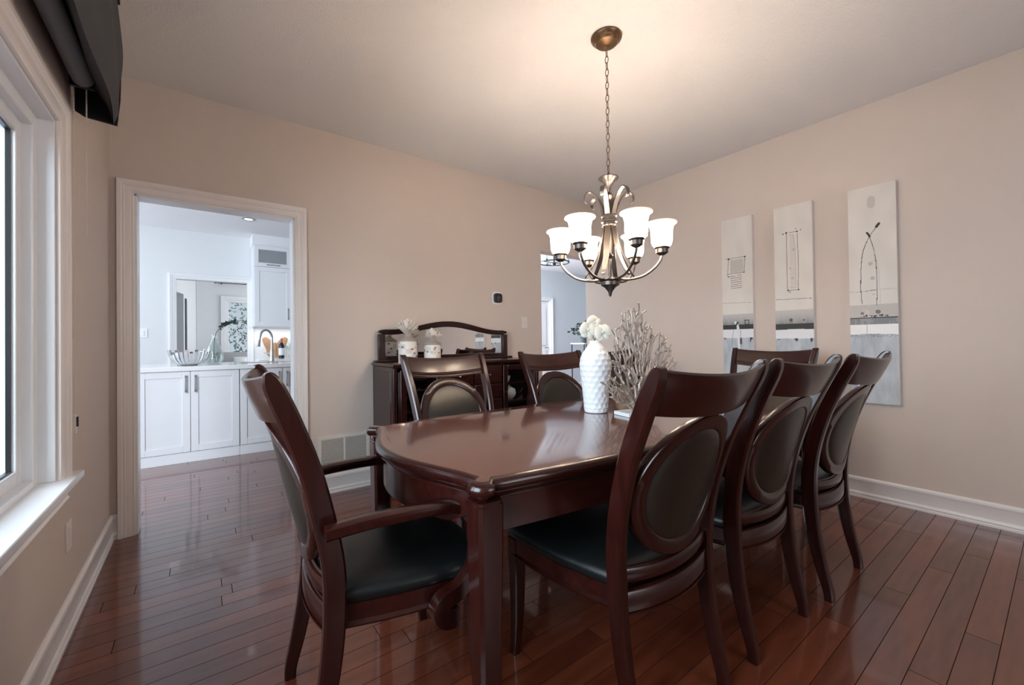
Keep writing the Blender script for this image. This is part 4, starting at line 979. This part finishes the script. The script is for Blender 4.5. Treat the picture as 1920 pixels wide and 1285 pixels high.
MB().box(-.012, .012, -.18, .18, 1.02, 1.92).build('panel', simple('dark_grey_screen', (.12, .125, .13), .5), sc_, bevel=.002)
MB().box(-.02, .02, -.2, .2, 0, .02).build('foot', M_BLKMET, sc_); MB().box(-.008, .008, -.01, .01, 0.02, 1.03).build('post', M_WHITE, sc_)
so = empty('armchair', (.62, 9.2, 0), 0, 'pale grey upholstered armchair seen low behind the island worktop', 'armchair')
MB().rings([[Vector((x * w, y * d2, z)) for x, y in rr2(.42, .38, .12)] for z, w, d2 in ((.0, .95, .95), (.35, 1, 1), (.45, 1, 1), (.47, .96, .96))]).build('seat', M_SOFA, so)
MB().rings([[Vector((x * w, .28 + y * .25, z)) for x, y in rr2(.42, .38, .12)] for z, w in ((.40, .9), (.70, 1.0), (.98, 1.0), (1.01, .93))]).build('backrest', M_SOFA, so)
put('cushion', MB().lathe([(.001, -.06), (.12, -.05), (.19, 0), (.12, .05), (.001, .06)], 4, M=Matrix.Rotation(radians(65), 4, 'X') @ Matrix.Rotation(radians(45), 4, 'Z')), M_PILLOW, (.62, 9.25, .80), 'white cushion propped on the grey armchair', 'cushion')
c2 = empty('side_chair', (.02, 8.35, 0), radians(25), 'pale curved tub chair left of the grey armchair', 'chair')
MB().rings([[Vector((x, y, z)) for x, y in rr2(w, w, w * .6)] for z, w in ((.04, .18), (.44, .22), (.47, .2))]).build('seat', M_PILLOW, c2)
m = MB(); rs = []
for i in range(21):
    a = radians(-10 + 200 * i / 20); r = .25; zt = .62 + .30 * sin(max(0, min(pi, a))) ; rs.append([Vector((r * cos(a) * k, r * sin(a) * k, z)) for k, z in ((1, .1), (1, zt), (.86, zt), (.86, .1))])
m.rings(rs).build('backrest', M_PILLOW, c2)
# tree outside far window
rnd = random.Random(2); tr_ = empty('garden_tree', (1.1, 13.5, 0), 0, 'leafy tree seen through the far window', 'tree')
m = MB()
for k in range(1500):
    p = Vector((rnd.gauss(0, .8), rnd.gauss(0, .5), rnd.uniform(.3, 3.0))); d = Vector((rnd.uniform(-1, 1), rnd.uniform(-1, 1), rnd.uniform(-1, 1))).normalized(); s2 = d.orthogonal().normalized(); sz = rnd.uniform(.03, .07)
    m.add([p - d * sz, p + s2 * sz * .5, p + d * sz, p - s2 * sz * .5], [(0, 1, 2, 3)])
tag(m.build('foliage', M_TREE, tr_), kind='stuff'); MB().tube([(0, 0, -.1), (.05, 0, 1.4), (0, .1, 2.6)], [.10, .07, .03], 10).build('trunk', M_BARK, tr_)
put('garden_lawn', MB().box(-3, 6, 12.5, 22, -.25, -.2), simple('grass', (.30, .36, .22), .9, var=.3, vscale=3), (0, 0, 0), 'pale green lawn outside the far window', 'lawn')

# ------------------------------------------------------------------ foyer beyond the right opening
struct('wall_foyer_back', MB().box(2.74, 5.52, 7.05, 7.17, 0, H).box(5.52, 6.35, 7.05, 7.17, 2.05, H).box(6.35, 8.4, 7.05, 7.17, 0, H), M_WALLF)
struct('ceiling_foyer', MB().box(2.74, 8.4, YA + .12, 7.17, H, H + .1), M_CEILK)
struct('wall_foyer_right', MB().box(8.3, 8.4, 3.0, 7.05, 0, H), M_WALLF)
casing('trim_7', 5.52, 6.35, 2.05, 7.05, -1, M_WHITE)
baseboard('baseboard_foyer', (6.43, 7.05, 0), (8.3, 7.05, 0), (0, -1, 0))
dm = MB(); dm.box(5.52, 6.35, 7.08, 7.12, 0, 2.05)
d1 = struct('door_1', dm, M_WHITE, bevel=.003)
for z0, z1 in ((.2, .95), (1.05, 1.9)):
    MB().box(5.62, 5.90, 7.068, 7.082, z0, z1).build('panel', M_WHITE, d1, bevel=.006); MB().box(5.97, 6.25, 7.068, 7.082, z0, z1).build('panel', M_WHITE, d1, bevel=.006)
dh = MB(); dh.tube([(6.27, 7.08, 1.0), (6.27, 7.03, 1.0), (6.17, 7.03, 1.0)], .010, 8); dh.build('door_handle', M_STEEL, d1)
fc = empty('ring_chandelier', (4.72, 5.12, H), 0, 'black ring chandelier with clear glass lights in the room beyond the opening', 'chandelier')
MB().tube([(.25 * cos(2 * pi * k / 40), .25 * sin(2 * pi * k / 40), -.30) for k in range(40)], .009, 8, loop=True).build('ring', M_BLKMET, fc)
MB().lathe([(.001, 0), (.06, 0), (.06, -.02), (.012, -.03), (.012, -.30), (.03, -.31), (.03, -.34), (.001, -.35)], 20).build('stem', M_BLKMET, fc)
MB().lathe([(.001, -.36), (.045, -.34), (.05, -.31), (.045, -.28), (.001, -.27)], 16).build('globe', M_GLASSV, fc)
MB().tube([(-.25, 0, -.30), (.25, 0, -.30)], .006, 6).tube([(0, -.25, -.30), (0, .25, -.30)], .006, 6).build('crossbar', M_BLKMET, fc)
for k in range(6):
    a = 2 * pi * k / 6 + .3; c = (.235 * cos(a), .235 * sin(a), -.28)
    cp = MB().lathe([(.001, -.02), (.014, -.02), (.014, .01), (.001, .01)], 12, c).build('candle_socket', M_BLKMET, fc)
    MB().lathe([(.012, .01), (.03, .03), (.034, .07), (.030, .11), (.028, .11), (.032, .07), (.028, .032), (.001, .012)], 16, c).build('glass_cup', M_GLASSV, cp)
ps = empty('plant_stand', (5.52, 5.2, 0), 0, 'tall black-legged stand with thin white top in the room beyond', 'stand')
MB().box(-.20, .20, -.17, .17, 1.078, 1.095).build('top', M_WHITE, ps, bevel=.002)
for sx in (-1, 1):
    for sy in (-1, 1): MB().tube([(sx * .185, sy * .15, 0), (sx * .185, sy * .15, 1.08)], .010, 8).build('leg', M_BLKMET, ps)
MB().tube([(-.185, -.15, 1.07), (.185, .15, .15)], .008, 8).build('brace', M_BLKMET, ps)
pp = empty('potted_plant', (5.50, 5.2, 1.0955), 0, 'dark leafy plant in a black pot on the tall stand', 'plant')
MB().lathe([(.001, 0), (.055, 0), (.075, .11), (.068, .115), (.001, .10)], 20).build('pot', M_POT, pp)
rnd = random.Random(8); m = MB(); allp = []
stems = MB()
for k in range(15):
    a = rnd.uniform(0, 2 * pi); rr_ = rnd.uniform(.06, .22); zt = rnd.uniform(.16, .36)
    path = cat([(0, 0, .08), (rr_ * .4 * cos(a), rr_ * .4 * sin(a), zt * .8), (rr_ * cos(a), rr_ * sin(a), zt), (rr_ * 1.3 * cos(a), rr_ * 1.3 * sin(a), zt - .05)], 5); stems.tube(path, .003, 5)
    lv = leaves(path, 9, .06, k, .35); m.add(lv.v, lv.f)
stems.build('stems', M_STEM, pp); tag(m.build('leaves', M_LEAF, pp), kind='stuff')
